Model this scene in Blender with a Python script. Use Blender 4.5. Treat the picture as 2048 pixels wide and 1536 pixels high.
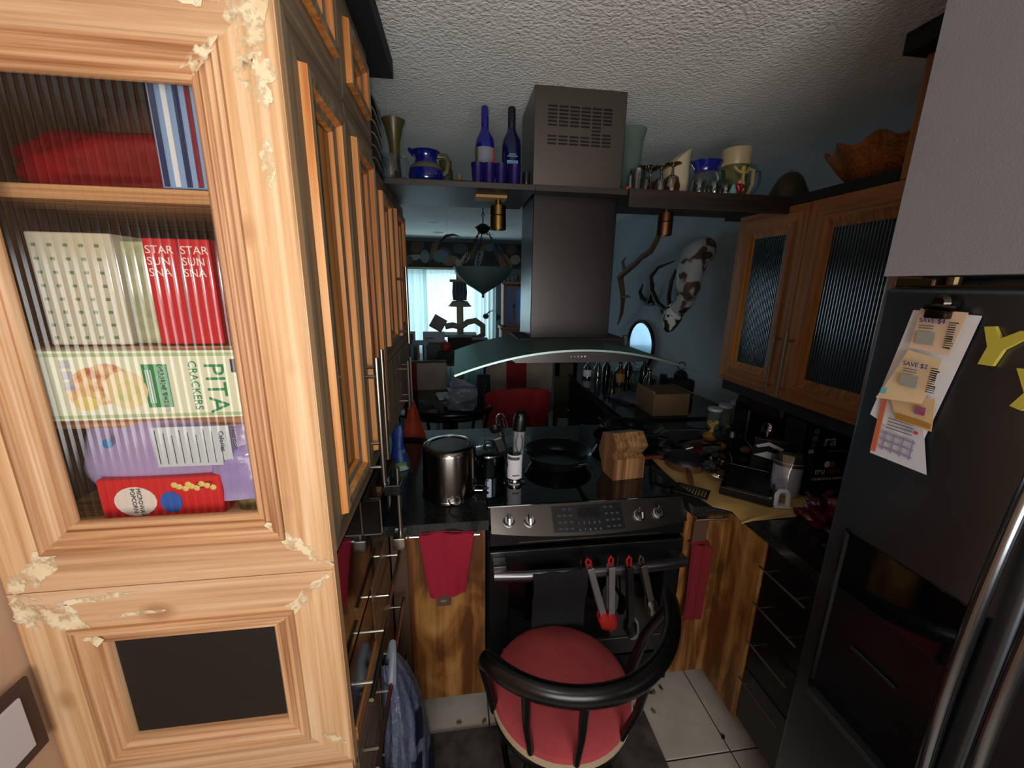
import bpy, bmesh, math, random
from mathutils import Vector, Matrix
R=math.radians; PI=math.pi
SC=bpy.context.scene; COL=SC.collection
for o in list(bpy.data.objects): bpy.data.objects.remove(o)
# ---------------------------------------------------------------- camera
cd=bpy.data.cameras.new('camera'); cam=bpy.data.objects.new('camera',cd); COL.objects.link(cam)
SC.camera=cam
cd.sensor_width=36.; cd.lens=36.*797./2048.; cd.clip_start=.02
_y,_p,_r=R(7.95),R(13.85),R(.87)
fw=Vector((math.sin(_y)*math.cos(_p),math.cos(_y)*math.cos(_p),-math.sin(_p)))
rt=Vector((math.cos(_y),-math.sin(_y),0)); up=rt.cross(fw)
rt2=rt*math.cos(_r)+up*math.sin(_r); up2=-rt*math.sin(_r)+up*math.cos(_r)
mw=Matrix((rt2,up2,-fw)).transposed().to_4x4(); mw.translation=Vector((0,0,1.70)); cam.matrix_world=mw
# ---------------------------------------------------------------- world, exposure
SC.view_settings.view_transform='Standard'; SC.view_settings.look='None'
SC.view_settings.exposure=0.0; SC.view_settings.gamma=1.0; SC.view_settings.use_curve_mapping=False
W=bpy.data.worlds.new('world'); SC.world=W; W.use_nodes=True
W.node_tree.nodes['Background'].inputs[0].default_value=(.75,.9,1,1)
W.node_tree.nodes['Background'].inputs[1].default_value=1.6
def area(name,loc,rot,sx,sy,power,col,spread=180):
    l=bpy.data.lights.new(name,'AREA'); l.shape='RECTANGLE'; l.size=sx; l.size_y=sy; l.energy=power; l.color=col; l.spread=R(spread)
    o=bpy.data.objects.new(name,l); COL.objects.link(o); o.location=loc; o.rotation_euler=rot; return o
# daylight outside the living room window
area('daylight',(-.2,7.35,1.35),(R(90),0,R(180)),3.4,1.6,78,(.9,.965,1.0))
# added fill light behind the camera, no known source there
area('doorway_light',(.05,-1.42,1.30),(R(112),0,0),1.4,1.1,36,(1,.99,.97))
# the phone's flash just beside its lens, its beam aimed forward and a little left
fl=bpy.data.lights.new('flash','SPOT'); fl.energy=12.5; fl.color=(1,.97,.92); fl.shadow_soft_size=.012; fl.spot_size=R(150); fl.spot_blend=1.0
fo=bpy.data.objects.new('flash',fl); COL.objects.link(fo); fo.location=(-.03,.0,1.715)
fo.rotation_euler=Vector((-.28,1,0.0)).to_track_quat('-Z','Y').to_euler()
# ---------------------------------------------------------------- helpers
def lin(h):
    if isinstance(h,str):
        c=[int(h[i:i+2],16)/255 for i in (0,2,4)]
        return tuple(((v+.055)/1.055)**2.4 if v>.04045 else v/12.92 for v in c)+(1,)
    return tuple(h)+(1,)
MATS={}
def nm(name):
    m=bpy.data.materials.new(name); m.use_nodes=True; nt=m.node_tree
    b=nt.nodes['Principled BSDF']; return m,nt,b
def N(nt,t,**k):
    n=nt.nodes.new(t)
    for a,v in k.items(): setattr(n,a,v)
    return n
def mp(nt,scale=(1,1,1),loc=(0,0,0)):
    tc=N(nt,'ShaderNodeTexCoord'); m=N(nt,'ShaderNodeMapping'); m.inputs['Scale'].default_value=scale; m.inputs['Location'].default_value=loc
    nt.links.new(tc.outputs['Object'],m.inputs['Vector']); return m.outputs['Vector']
def noise(nt,vec,scale,detail=4,rough=.55,dist=0):
    n=N(nt,'ShaderNodeTexNoise'); n.inputs['Scale'].default_value=scale; n.inputs['Detail'].default_value=detail
    n.inputs['Roughness'].default_value=rough; n.inputs['Distortion'].default_value=dist
    nt.links.new(vec,n.inputs['Vector']); return n.outputs['Fac']
def ramp(nt,fac,stops):
    r=N(nt,'ShaderNodeValToRGB'); el=r.color_ramp.elements
    while len(el)<len(stops): el.new(.5)
    for e,(p,c) in zip(el,stops): e.position=p; e.color=lin(c)
    nt.links.new(fac,r.inputs['Fac']); return r.outputs['Color']
def bump(nt,b,h,strength=.3,dist=.002):
    n=N(nt,'ShaderNodeBump'); n.inputs['Strength'].default_value=strength; n.inputs['Distance'].default_value=dist
    nt.links.new(h,n.inputs['Height']); nt.links.new(n.outputs['Normal'],b.inputs['Normal'])
def mat(name,c,rough=.5,metal=0,c2=None,ns=8,bmp=0,bs=60,bd=.002,emit=0,coat=0,sheen=0):
    if name in MATS: return MATS[name]
    m,nt,b=nm(name); b.inputs['Base Color'].default_value=lin(c); b.inputs['Roughness'].default_value=rough; b.inputs['Metallic'].default_value=metal
    if c2:
        nt.links.new(ramp(nt,noise(nt,mp(nt),ns,5),[(.35,c),(.68,c2)]),b.inputs['Base Color'])
    if bmp: bump(nt,b,noise(nt,mp(nt),bs,3),bmp,bd)
    if coat: b.inputs['Coat Weight'].default_value=coat; b.inputs['Coat Roughness'].default_value=.05
    if sheen: b.inputs['Sheen Weight'].default_value=sheen
    if emit: b.inputs['Emission Color'].default_value=lin(c); b.inputs['Emission Strength'].default_value=emit
    MATS[name]=m; return m
def wood(name,dark,mid,light,axis='z',rough=.55,s=1.,knot=0,cdist=.6,seed=0,fine=1.,amp=.085,el=1.):
    if name in MATS: return MATS[name]
    m,nt,b=nm(name); a='xyz'.index(axis)
    sc=[7*s]*3; sc[a]=.55*s*el; v=mp(nt,sc,(seed,seed*.7,seed*.3))
    sf=[60*s*fine]*3; sf[a]=1.5*s; v2=mp(nt,sf,(seed,0,0))
    big=noise(nt,v,1.3,3,.5,cdist); fin=noise(nt,v2,1.,4,.6,.2)
    w=N(nt,'ShaderNodeMath',operation='MULTIPLY'); w.inputs[1].default_value=7; nt.links.new(big,w.inputs[0])
    sn=N(nt,'ShaderNodeMath',operation='SINE'); nt.links.new(w.outputs[0],sn.inputs[0])
    ad=N(nt,'ShaderNodeMath',operation='MULTIPLY_ADD'); nt.links.new(sn.outputs[0],ad.inputs[0]); ad.inputs[1].default_value=amp; nt.links.new(fin,ad.inputs[2])
    col=ramp(nt,ad.outputs[0],[(.28,dark),(.5,mid),(.72,light)])
    if knot:
        sk=[1.6*knot]*3; sk[a]=1.*knot
        vo=N(nt,'ShaderNodeTexVoronoi'); nt.links.new(mp(nt,sk,(seed+.3,.2,.55)),vo.inputs['Vector']); vo.inputs['Scale'].default_value=1.7
        rr=ramp(nt,vo.outputs['Distance'],[(.06,(1,1,1)),(.15,(0,0,0))])
        mx=N(nt,'ShaderNodeMix',data_type='RGBA'); nt.links.new(rr,mx.inputs['Factor']); nt.links.new(col,mx.inputs[6]); mx.inputs[7].default_value=lin(dark)
        col=mx.outputs[2]
    nt.links.new(col,b.inputs['Base Color']); b.inputs['Roughness'].default_value=rough
    bump(nt,b,fin,.25,.0015)
    MATS[name]=m; return m
def steel(name,c='9a9a9a',rough=.3,axis='z',c2=None):
    if name in MATS: return MATS[name]
    m,nt,b=nm(name); a='xyz'.index(axis); sc=[180]*3; sc[a]=2
    h=noise(nt,mp(nt,sc),1,2)
    b.inputs['Base Color'].default_value=lin(c); b.inputs['Metallic'].default_value=1; b.inputs['Roughness'].default_value=rough
    bump(nt,b,h,.08,.0006); MATS[name]=m; return m
def glass(name,tint='ffffff',gloss=.09,rough=.03,dens=1.,gc='e6e6e6'):
    if name in MATS: return MATS[name]
    m,nt,b=nm(name); nt.nodes.remove(b); out=nt.nodes['Material Output']
    t=N(nt,'ShaderNodeBsdfTransparent'); t.inputs[0].default_value=lin(tint)
    g=N(nt,'ShaderNodeBsdfGlossy'); g.inputs['Roughness'].default_value=rough; g.inputs[0].default_value=lin(gc)
    lw=N(nt,'ShaderNodeLayerWeight'); lw.inputs['Blend'].default_value=.25
    ma=N(nt,'ShaderNodeMath',operation='MULTIPLY_ADD'); nt.links.new(lw.outputs['Facing'],ma.inputs[0]); ma.inputs[1].default_value=.45*dens; ma.inputs[2].default_value=gloss
    mx=N(nt,'ShaderNodeMixShader'); nt.links.new(ma.outputs[0],mx.inputs[0]); nt.links.new(t.outputs[0],mx.inputs[1]); nt.links.new(g.outputs[0],mx.inputs[2])
    nt.links.new(mx.outputs[0],out.inputs[0]); MATS[name]=m; return m
def sheer(name,c,tr=.4,body=.8):
    if name in MATS: return MATS[name]
    m,nt,b=nm(name); nt.nodes.remove(b); out=nt.nodes['Material Output']
    t=N(nt,'ShaderNodeBsdfTransparent'); l=N(nt,'ShaderNodeBsdfTranslucent'); l.inputs[0].default_value=lin(c)
    d=N(nt,'ShaderNodeBsdfDiffuse'); d.inputs[0].default_value=lin(c)
    m1=N(nt,'ShaderNodeMixShader'); m1.inputs[0].default_value=.35; nt.links.new(l.outputs[0],m1.inputs[1]); nt.links.new(d.outputs[0],m1.inputs[2])
    m2=N(nt,'ShaderNodeMixShader'); m2.inputs[0].default_value=tr; nt.links.new(m1.outputs[0],m2.inputs[1]); nt.links.new(t.outputs[0],m2.inputs[2])
    nt.links.new(m2.outputs[0],out.inputs[0]); MATS[name]=m; return m
def V(*a): return Vector(a)
class M:
    def __init__(s,t=None,off=None):
        s.b=bmesh.new(); s.off=Vector(off) if off is not None else (t.location.copy() if t is not None else Vector((0,0,0)))
    def _new(s,before): return [v for v in s.b.verts if v not in before]
    def box(s,x0,y0,z0,x1,y1,z1,bev=0,seg=2,rot=None,piv=None):
        r=bmesh.ops.create_cube(s.b,size=1); vs=r['verts']
        c=V((x0+x1)/2,(y0+y1)/2,(z0+z1)/2); d=V(abs(x1-x0),abs(y1-y0),abs(z1-z0))
        for v in vs: v.co=V(v.co.x*d.x,v.co.y*d.y,v.co.z*d.z)+c
        if bev:
            es=list({e for v in vs for e in v.link_edges}); q=bmesh.ops.bevel(s.b,geom=es,offset=bev,segments=seg,affect='EDGES',profile=.5)
            vs=list({v for f in q['faces'] for v in f.verts}|set(v for v in vs if v.is_valid))
        if rot is not None:
            p=piv if piv is not None else c; mm=Matrix.Translation(p)@rot.to_4x4()@Matrix.Translation(-p)
            for v in vs: v.co=mm@v.co
        return s
    def tube(s,pts,rad,n=8,flat=1.,cap=True,closed=False,upv=None):
        pts=[Vector(p) for p in pts]; k=len(pts); rad=rad if isinstance(rad,(list,tuple)) else [rad]*k
        rings=[]; u=None
        for i,p in enumerate(pts):
            a=pts[(i-1)%k] if (i or closed) else p; c=pts[(i+1)%k] if (i<k-1 or closed) else p
            t=(c-a); t=t.normalized() if t.length>1e-9 else V(0,0,1)
            if u is None:
                r0=upv if upv is not None else (V(0,0,1) if abs(t.z)<.9 else V(1,0,0)); u=(Vector(r0)-t*t.dot(Vector(r0))).normalized()
            else:
                u=(u-t*t.dot(u)); u=u.normalized() if u.length>1e-6 else V(1,0,0)
            w=t.cross(u)
            rings.append([s.b.verts.new(p+(u*math.cos(2*PI*j/n)*flat+w*math.sin(2*PI*j/n))*rad[i]) for j in range(n)])
        m=k if closed else k-1
        for i in range(m):
            A,B=rings[i],rings[(i+1)%k]
            for j in range(n): s.b.faces.new((A[j],A[(j+1)%n],B[(j+1)%n],B[j]))
        if cap and not closed:
            s.b.faces.new(rings[0][::-1]); s.b.faces.new(rings[-1])
        return s
    def lathe(s,prof,c=(0,0,0),n=24,ax='z',sx=1,sy=1,a0=0,a1=360):
        c=Vector(c); full=abs(a1-a0)>=360; cols=n if full else n+1; rings=[]
        for (r,h) in prof:
            if r<1e-6:
                rings.append([s.b.verts.new(s._ax(0,0,h,ax)+c)]); continue
            rings.append([s.b.verts.new(s._ax(r*math.cos(R(a0+(a1-a0)*j/n))*sx,r*math.sin(R(a0+(a1-a0)*j/n))*sy,h,ax)+c) for j in range(cols)])
        for A,B in zip(rings,rings[1:]):
            for j in range(n):
                k=(j+1)%cols if full else j+1
                if len(A)==1 and len(B)==1: continue
                if len(A)==1: s.b.faces.new((A[0],B[k],B[j]))
                elif len(B)==1: s.b.faces.new((A[j],A[k],B[0]))
                else: s.b.faces.new((A[j],A[k],B[k],B[j]))
        return s
    def _ax(s,x,y,z,ax): return V(x,y,z) if ax=='z' else (V(x,z,y) if ax=='y' else V(z,x,y))
    def ball(s,c,r,n=12,sc=(1,1,1)):
        q=bmesh.ops.create_uvsphere(s.b,u_segments=n,v_segments=max(6,n//2+2),radius=1)
        for v in q['verts']: v.co=V(v.co.x*r*sc[0],v.co.y*r*sc[1],v.co.z*r*sc[2])+Vector(c)
        return s
    def prism(s,outl,a,b,ax='z'):
        f=lambda p,h: V(p[0],p[1],h) if ax=='z' else (V(p[0],h,p[1]) if ax=='y' else V(h,p[0],p[1]))
        A=[s.b.verts.new(f(p,a)) for p in outl]; B=[s.b.verts.new(f(p,b)) for p in outl]; n=len(outl)
        s.b.faces.new(A[::-1]); s.b.faces.new(B)
        for i in range(n): s.b.faces.new((A[i],A[(i+1)%n],B[(i+1)%n],B[i]))
        return s
    def grid(s,fn,nu,nv,thick=0):
        vs=[[s.b.verts.new(Vector(fn(i/nu,j/nv))) for j in range(nv+1)] for i in range(nu+1)]
        fs=[]
        for i in range(nu):
            for j in range(nv): fs.append(s.b.faces.new((vs[i][j],vs[i+1][j],vs[i+1][j+1],vs[i][j+1])))
        if thick: 
            bmesh.ops.recalc_face_normals(s.b,faces=fs)
            bmesh.ops.solidify(s.b,geom=fs,thickness=thick)
        return s
    def quad(s,*p): s.b.faces.new([s.b.verts.new(Vector(q)) for q in p]); return s
    def frame(s,rect,prof,side,mp_):
        # mitred side of a picture frame: prof = [(inset, height)]
        u0,v0,u1,v1=rect; rows=[]
        for d,h in prof:
            c=[(u0+d,v0+d),(u1-d,v0+d),(u1-d,v1-d),(u0+d,v1-d)]
            i={'b':(0,1),'r':(1,2),'t':(2,3),'l':(3,0)}[side]
            rows.append([s.b.verts.new(Vector(mp_(c[i[0]][0],c[i[0]][1],h))),s.b.verts.new(Vector(mp_(c[i[1]][0],c[i[1]][1],h)))])
        for A,B in zip(rows,rows[1:]): s.b.faces.new((A[0],A[1],B[1],B[0]))
        return s
    def o(s,name,m,parent=None,smooth=False,label=None,cat=None,group=None,kind=None,rz=0,loc=None):
        me=bpy.data.meshes.new(name)
        bmesh.ops.recalc_face_normals(s.b,faces=s.b.faces)
        if s.off.length:
            for v in s.b.verts: v.co-=s.off
        s.b.to_mesh(me); s.b.free()
        me.materials.append(m)
        if smooth:
            for p in me.polygons: p.use_smooth=True
            try: me.set_sharp_from_angle(angle=R(40))
            except Exception: pass
        ob=bpy.data.objects.new(name,me); COL.objects.link(ob)
        if parent is not None:
            ob.parent=parent
        else: ob.location=s.off if loc is None else loc
        if rz: ob.rotation_euler=(0,0,rz)
        if label: ob['label']=label
        if cat: ob['category']=cat
        if group: ob['group']=group
        if kind: ob['kind']=kind
        return ob
def sub(par):  # world offset of a part whose geometry was given in its thing's frame
    return par
def T(name,label,cat,loc,rz=0,group=None,rot=None):
    o=bpy.data.objects.new(name,None); COL.objects.link(o); o.location=loc; o.rotation_euler=rot if rot else (0,0,rz)
    o.empty_display_size=.05; o['label']=label; o['category']=cat
    if group: o['group']=group
    return o
def L(): return M()      # local coordinates
def dup(o,loc,label=None,rz=None,scale=None):
    c=o.copy(); COL.objects.link(c); c.location=loc
    if label: c['label']=label
    if rz is not None: c.rotation_euler=(0,0,rz)
    if scale: c.scale=scale
    def rec(a,b):
        for ch in list(a.children):
            d=ch.copy(); COL.objects.link(d); d.parent=b; rec(ch,d)
    rec(o,c); return c
def text(parent,s_,size,org,right,upv,m,ext=.0004,off=None,align='LEFT',name='lettering',label=None):
    cu=bpy.data.curves.new('t','FONT'); cu.body=s_; cu.size=size; cu.extrude=ext; cu.align_x=align; cu.resolution_u=3
    ob=bpy.data.objects.new('t',cu); me=bpy.data.meshes.new_from_object(ob); bpy.data.objects.remove(ob)
    r=Vector(right).normalized(); u=Vector(upv).normalized(); w=r.cross(u)
    mm=Matrix((r,u,w)).transposed().to_4x4(); mm.translation=Vector(org)-(Vector(off) if off is not None else V(0,0,0))
    me.transform(mm); me.name=name; me.materials.clear(); me.materials.append(m)
    o=bpy.data.objects.new(name,me); COL.objects.link(o); o.parent=parent
    if label: o['label']=label
    return o
rnd=random.Random(7)
# ---------------------------------------------------------------- materials
pineV=wood('pine_v','b48458','d6aa7c','e6c6a0','z',.55,1,2.4,amp=.05,fine=1.3)
pineH=wood('pine_h','ad7f58','cfa47c','e0be9c','x',.55,1,2.2,seed=3,amp=.05,fine=1.3)
pineHdk=wood('pine_molding_h','8f5a34','cb9c70','e4c3a0','x',.55,.9,0,seed=5,fine=1.5)
pineVdk=wood('pine_molding_v','8f5a34','cb9c70','e4c3a0','z',.55,.9,0,seed=6,fine=1.5)
greyZ=wood('pine_shaded_v','5a4a38','827057','998a70','z',.6,1,0,seed=9)  # same pine, greyed: the dimness of grazing light is put into the colour
greyY=wood('pine_shaded_h','564633','80694f','98846a','y',.6,1,0,seed=11)  # rail version, with the same shade in its colour
orgZ=wood('pine_lit_edge','a85a24','cf8440','dfa566','z',.5,1,0,seed=4)  # same pine, brightened to orange: the flash on the edges is painted in
brnZ=wood('brown_cabinet_v','65390f','8c5a26','a47238','z',.5,1,0,seed=14)
brnY=wood('brown_cabinet_h','65390f','8c5a26','a47238','y',.5,1,0,seed=15)
plyM=wood('plywood','5f3512','95622f','b5834a','z',.5,.6,1.5,1.6,seed=21,amp=.20,el=5,fine=.6)
ply2=wood('plywood_side','5f3814','8f6231','aa7c47','z',.5,.6,0,2.6,seed=27,amp=.22,el=4,fine=.6)
def feather(name,c,c2,lo,hi,ns):
    m,nt,b=nm(name); out=nt.nodes['Material Output']; nt.links.new(ramp(nt,noise(nt,mp(nt),30,3),[(.35,c),(.68,c2)]),b.inputs['Base Color']); b.inputs['Roughness'].default_value=.85
    t=N(nt,'ShaderNodeBsdfTransparent'); mx=N(nt,'ShaderNodeMixShader'); f=ramp(nt,noise(nt,mp(nt),ns,5,.65),[(lo,(0,0,0)),(hi,(1,1,1))])
    nt.links.new(f,mx.inputs[0]); nt.links.new(t.outputs[0],mx.inputs[1]); nt.links.new(b.outputs[0],mx.inputs[2]); nt.links.new(mx.outputs[0],out.inputs[0]); return m
filler=feather('filler','ecdcba','dfc59b',.42,.55,34)
shelfW=wood('dark_shelf','140e09','241a12','3a2b1e','x',.5,1,0,seed=31)
blackW=mat('black_trim','0b0b0d',.85,c2='15161b')
granite=mat('granite','0b0d0e',.16,c2='2a2e2f',ns=120,coat=.2)
popc=mat('popcorn','e9e7e2',.95,c2='f0eee9',ns=6,bmp=1.,bs=85,bd=.010)
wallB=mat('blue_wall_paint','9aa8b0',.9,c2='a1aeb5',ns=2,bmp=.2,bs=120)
wallP=mat('beige_wall_paint','c9a78c',.9,c2='bf9d83',ns=2,bmp=.2,bs=120)
soffM=mat('grey_soffit_paint','8e8e92',.85,c2='86868b',ns=3,bmp=.3,bs=200)
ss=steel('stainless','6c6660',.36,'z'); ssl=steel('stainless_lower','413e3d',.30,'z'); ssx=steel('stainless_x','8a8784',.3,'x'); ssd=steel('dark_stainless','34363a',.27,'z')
chrome=mat('chrome','c9c9c9',.15,1); nickel=mat('brushed_nickel','b3aca0',.28,1)
blk=mat('black_plastic','0a0a0b',.35); blkg=mat('black_gloss','050607',.07,coat=.5); blkm=mat('black_matte','0e0f11',.7)
white=mat('white_plastic','c9ccd2',.5); paperW=mat('white_paper','dcdce0',.8); cream=mat('cream_paper','e4cfae',.8)
redF=mat('red_fabric','7c1a1c',.9,c2='8b2224',ns=12,bmp=.3,bs=400)
# ================================================================ SETTING
st='structure'
M().box(-.85,-1.2,-.06,1.85,2.3,-.006).o('floor',mat('grout','4b4740',.9),kind=st)
FL=bpy.data.objects['floor']
tileM=mat('floor_tile','cac6ba',.35,c2='b9b4a8',ns=9,bmp=.1,bs=40)
for i in range(-3,4):
    for j in range(-4,4):
        x0=.55+.45*i; y0=1.008+.45*j-.45
        xa,xb=max(x0,-.8)+.003,min(x0+.45,1.8)-.003; ya,yb=y0+.003,min(y0+.45,2.2)-.003
        if xb-xa<.02 or yb-ya<.02: continue
        M().box(xa,ya,-.006,xb,yb,0,.0015,1).o('tile',tileM,FL)
M().box(-4.2,2.2,-.06,1.85,7.0,0).o('floor_dining',mat('dining_carpet','4f4a43',.95,c2='5b554d',ns=20),kind=st)
M().box(-4.2,-1.2,2.42,1.85,7.0,2.5).o('ceiling',popc,kind=st)
M().box(1.8,-1.2,0,1.9,5.6,2.42).o('wall_right',wallB,kind=st)
M().box(1.07,5.5,0,1.9,5.6,2.42).box(1.07,5.6,0,1.17,6.8,2.42).o('wall_partition',mat('pale_blue_wall','a9bcc4',.9),kind=st)
M().box(-.9,-1.2,0,-.812,2.15,2.42).o('wall_left',wallP,kind=st)
M().box(-4.2,2.15,0,-.8,2.25,2.42).box(-4.3,2.15,0,-4.2,6.9,2.42).o('wall_side',wallB,kind=st)
M().box(-.9,-1.3,0,-.72,-1.2,2.42).box(.82,-1.3,0,1.9,-1.2,2.42).box(-.72,-1.3,2.08,.82,-1.2,2.42).o('wall_rear',wallP,kind=st)  # rear wall, its opening made up to let the fill light in
M().box(-.9,-2.3,0,-.8,-1.3,2.42).box(.9,-2.3,0,1.0,-1.3,2.42).box(-.9,-2.4,0,1.0,-2.3,2.42).o('wall_fill_box',wallP,kind=st)  # unseen walls added to enclose the fill light
M().box(-.9,-2.4,-.06,1.0,-1.2,-.002).o('floor_fill_box',MATS['grout'],kind=st); M().box(-.9,-2.4,2.42,1.0,-1.2,2.5).o('ceiling_fill_box',popc,kind=st)  # floor and ceiling of that added enclosure
M().box(-.78,-1.205,0,-.71,-1.185,2.14,.003).box(.81,-1.205,0,.88,-1.185,2.14,.003).box(-.71,-1.205,2.07,.81,-1.185,2.14,.003).o('door_1',mat('door_casing','cfc8ba',.5),kind=st)  # casing of the made-up opening
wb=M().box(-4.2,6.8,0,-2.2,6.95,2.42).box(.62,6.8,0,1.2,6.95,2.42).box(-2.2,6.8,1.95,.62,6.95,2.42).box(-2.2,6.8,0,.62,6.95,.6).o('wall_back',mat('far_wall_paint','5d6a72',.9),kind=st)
# window: frame + panes
wf=M().box(-2.2,6.86,.6,-2.12,6.92,1.95).box(.54,6.86,.6,.62,6.92,1.95).box(-2.12,6.86,1.87,.54,6.92,1.95).box(-2.12,6.86,.6,.54,6.92,.68).box(-.83,6.86,.68,-.77,6.92,1.87).o('window_1',mat('window_frame','d8dcdc',.5),kind=st)
for a,b in((-2.12,-.83),(-.77,.54)): M().box(a,6.885,.68,b,6.892,1.87).o('pane',glass('window_glass','f4fbff',.05),wf)
M().box(-4.2,6.74,1.93,.66,6.8,1.97,.005).o('trim_1',mat('curtain_rail_wood','8d8273',.6),kind=st)
# wallpaper border
bd=M().box(-4.2,6.785,1.97,1.07,6.8,2.36).o('trim_2',mat('border_ground','2b2826',.9,c2='3a322e',ns=5),kind=st)
bc=['6d5240','5b6d70','3a4763','7d5a48','49504a','8c8478','5c4433','6b7478']
for k in range(22):
    x=-1.2+.105*k+rnd.uniform(-.04,.04); z=rnd.choice([2.05,2.12,2.2,2.28])+rnd.uniform(-.03,.03); a=rnd.uniform(.07,.2); b=rnd.uniform(.04,.10); th=rnd.uniform(0,3)
    ol=[(x+a*math.cos(t)*math.cos(th)-b*math.sin(t)*math.sin(th), min(2.355,max(1.975,z+a*math.cos(t)*math.sin(th)+b*math.sin(t)*math.cos(th)))) for t in [2*PI*i/16 for i in range(16)]]
    c=bc[k%8]; M().prism(ol,6.7845-.0004*(k%5),6.782-.0004*(k%5),'y').o('leaf_print',mat('print_'+c,c,.9),bd)
M().box(.93,-.6,1.732,1.8,.787,2.42).o('wall_soffit',soffM,kind=st)
M().box(1.795,2.3,0,1.8,5.5,.09).o('baseboard_right',mat('baseboard','8b8f90',.6),kind=st)
# ================================================================ CURTAINS
def curtain(x0,x1,z0,z1,y,amp,fr,name,label,m):
    f=lambda u,v:(x0+(x1-x0)*u, y+amp*math.sin(u*fr*2*PI+.6*math.sin(v*3+u*9))*(.6+.4*(1-v)), z0+(z1-z0)*v)
    return M(off=((x0+x1)/2,y,z0)).grid(f,int(fr*10),8).o(name,m,smooth=True,label=label,cat='curtain')
sh=sheer('sheer_curtain','cfe2e0',.15); sh2=sheer('sheer_lining','b4cdcb',.12)
curtain(-1.45,-.46,.05,1.93,6.62,.035,9,'curtain','pale grey-green sheer curtain hanging left of the bright gap',sh2)
curtain(-.52,-.02,.05,1.93,6.66,.03,4,'curtain','thin white sheer glowing in the middle of the far window',sh)
curtain(.0,.32,.05,1.93,6.64,.03,4,'curtain','white sheer behind the carpeted cat tree post',sh)
curtain(.3,.63,.05,1.93,6.6,.03,5,'curtain','pleated sheer curtain at the right end of the far window',sheer('sheer_c','c6dcdc',.2))
# ================================================================ PANTRY (front faces the camera)
PY=.72
fm=lambda u,v,h:(u,PY-h,v)
pt=T('pantry_cabinet','tall pale knotty pine pantry with ribbed glass front filling the left side','cabinet',(-.52,1.07,0))
X0,X1=-.795,-.25
dk=mat('pantry_inside','5b4432',.8)
M(pt).box(X0,.745,0,X0+.012,1.41,2.36).box(X0,1.40,0,X1-.03,1.41,2.36).o('side_panel',dk,pt)
M(pt).box(-.285,.745,.06,-.273,1.41,2.36).o('side_panel',mat('pantry_inner_side','4a4234',.7),pt)
for z,n in((1.258,1),(1.845,1),(1.585,0),(1.455,0)):
    M(pt).box(X0+.013,.79 if not n else .775,z-.022,-.288,1.39,z,.002).o('shelf',pineHdk,pt)
M(pt).box(X0+.013,.75,1.16,-.288,1.39,1.17).o('shelf',dk,pt)
M(pt).box(X0,.745,2.35,X1-.03,1.41,2.36).o('top_panel',dk,pt)
# upper framed front
flat=[(0,-.022),(0,0),(.004,.002),(.062,.002)]
def flutes(d0,d1,n,h0,h1,amp):
    pr=[]
    for i in range(n*4+1):
        t=i/(n*4); pr.append((d0+(d1-d0)*t, h0+(h1-h0)*t+amp*abs(math.sin(t*n*PI))))
    return pr
UR=(-.811,1.148,-.252,2.11)
def framed(par,rect,mapf,insL,insT,flats,mold,mV,mH,nV='stile',nH='rail',mV2=None,mH2=None):
    for sd,n_,m_,m2 in(('l',nV,mV,mV2),('r',nV,mV,mV2),('t',nH,mH,mH2),('b',nH,mH,mH2)):
        M(pt0).frame(rect,flats,sd,mapf).o(n_,m_,par)
        if mold: M(pt0).frame(rect,mold,sd,mapf).o('molding',m2 or m_,par,smooth=True)
pt0=pt
d1=M(pt).box(X0,.725,2.10,X1-.002,.742,2.358).o('door',pineH,pt)
framed(d1,UR,fm,0,0,[(0,-.024),(0,0),(.003,.0025),(.078,.0025)],[(.0775,.0025)]+flutes(.078,.128,4,.009,-.012,.0045)+[(.128,-.022)],pineV,pineH,mV2=pineVdk,mH2=pineHdk)
g=M(pt)
u0,v0,u1,v1=UR[0]+.128,UR[1]+.128,UR[2]-.128,UR[3]-.128
nr=22
def rib(u,v):
    x=u0+(u1-u0)*u; return (x,PY+.018-.0032*abs(math.sin(u*nr*PI)),v0+(v1-v0)*v)
g.grid(rib,nr*6,1); g.o('pane',glass('ribbed_glass','f3efe8',.045,.13,.3),d1,smooth=True)
# raised stepped board above the glass
# lower framed front
LR=(-.79,.60,-.252,1.149)
d2=M(pt).box(X0,.725,.02,X1-.002,.742,.60).o('door',pineH,pt)
LRr=(-.811,.645,-.252,1.1465)
framed(d2,LRr,fm,0,0,[(0,-.024),(0,0),(.003,.0025),(.082,.0025)],[(.0815,.0025)]+flutes(.082,.13,4,.009,-.012,.0045)+[(.13,-.022)],pineV,pineH,mV2=pineVdk,mH2=pineHdk)
M(pt).box(-.79+.11,PY+.020,.74,-.252-.11,PY+.024,1.05).o('panel',mat('dark_void_panel','120e09',.55),d2)
M(pt).box(-.811,.712,.50,-.252,.742,.643,.003).o('rail',pineH,pt)
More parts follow.
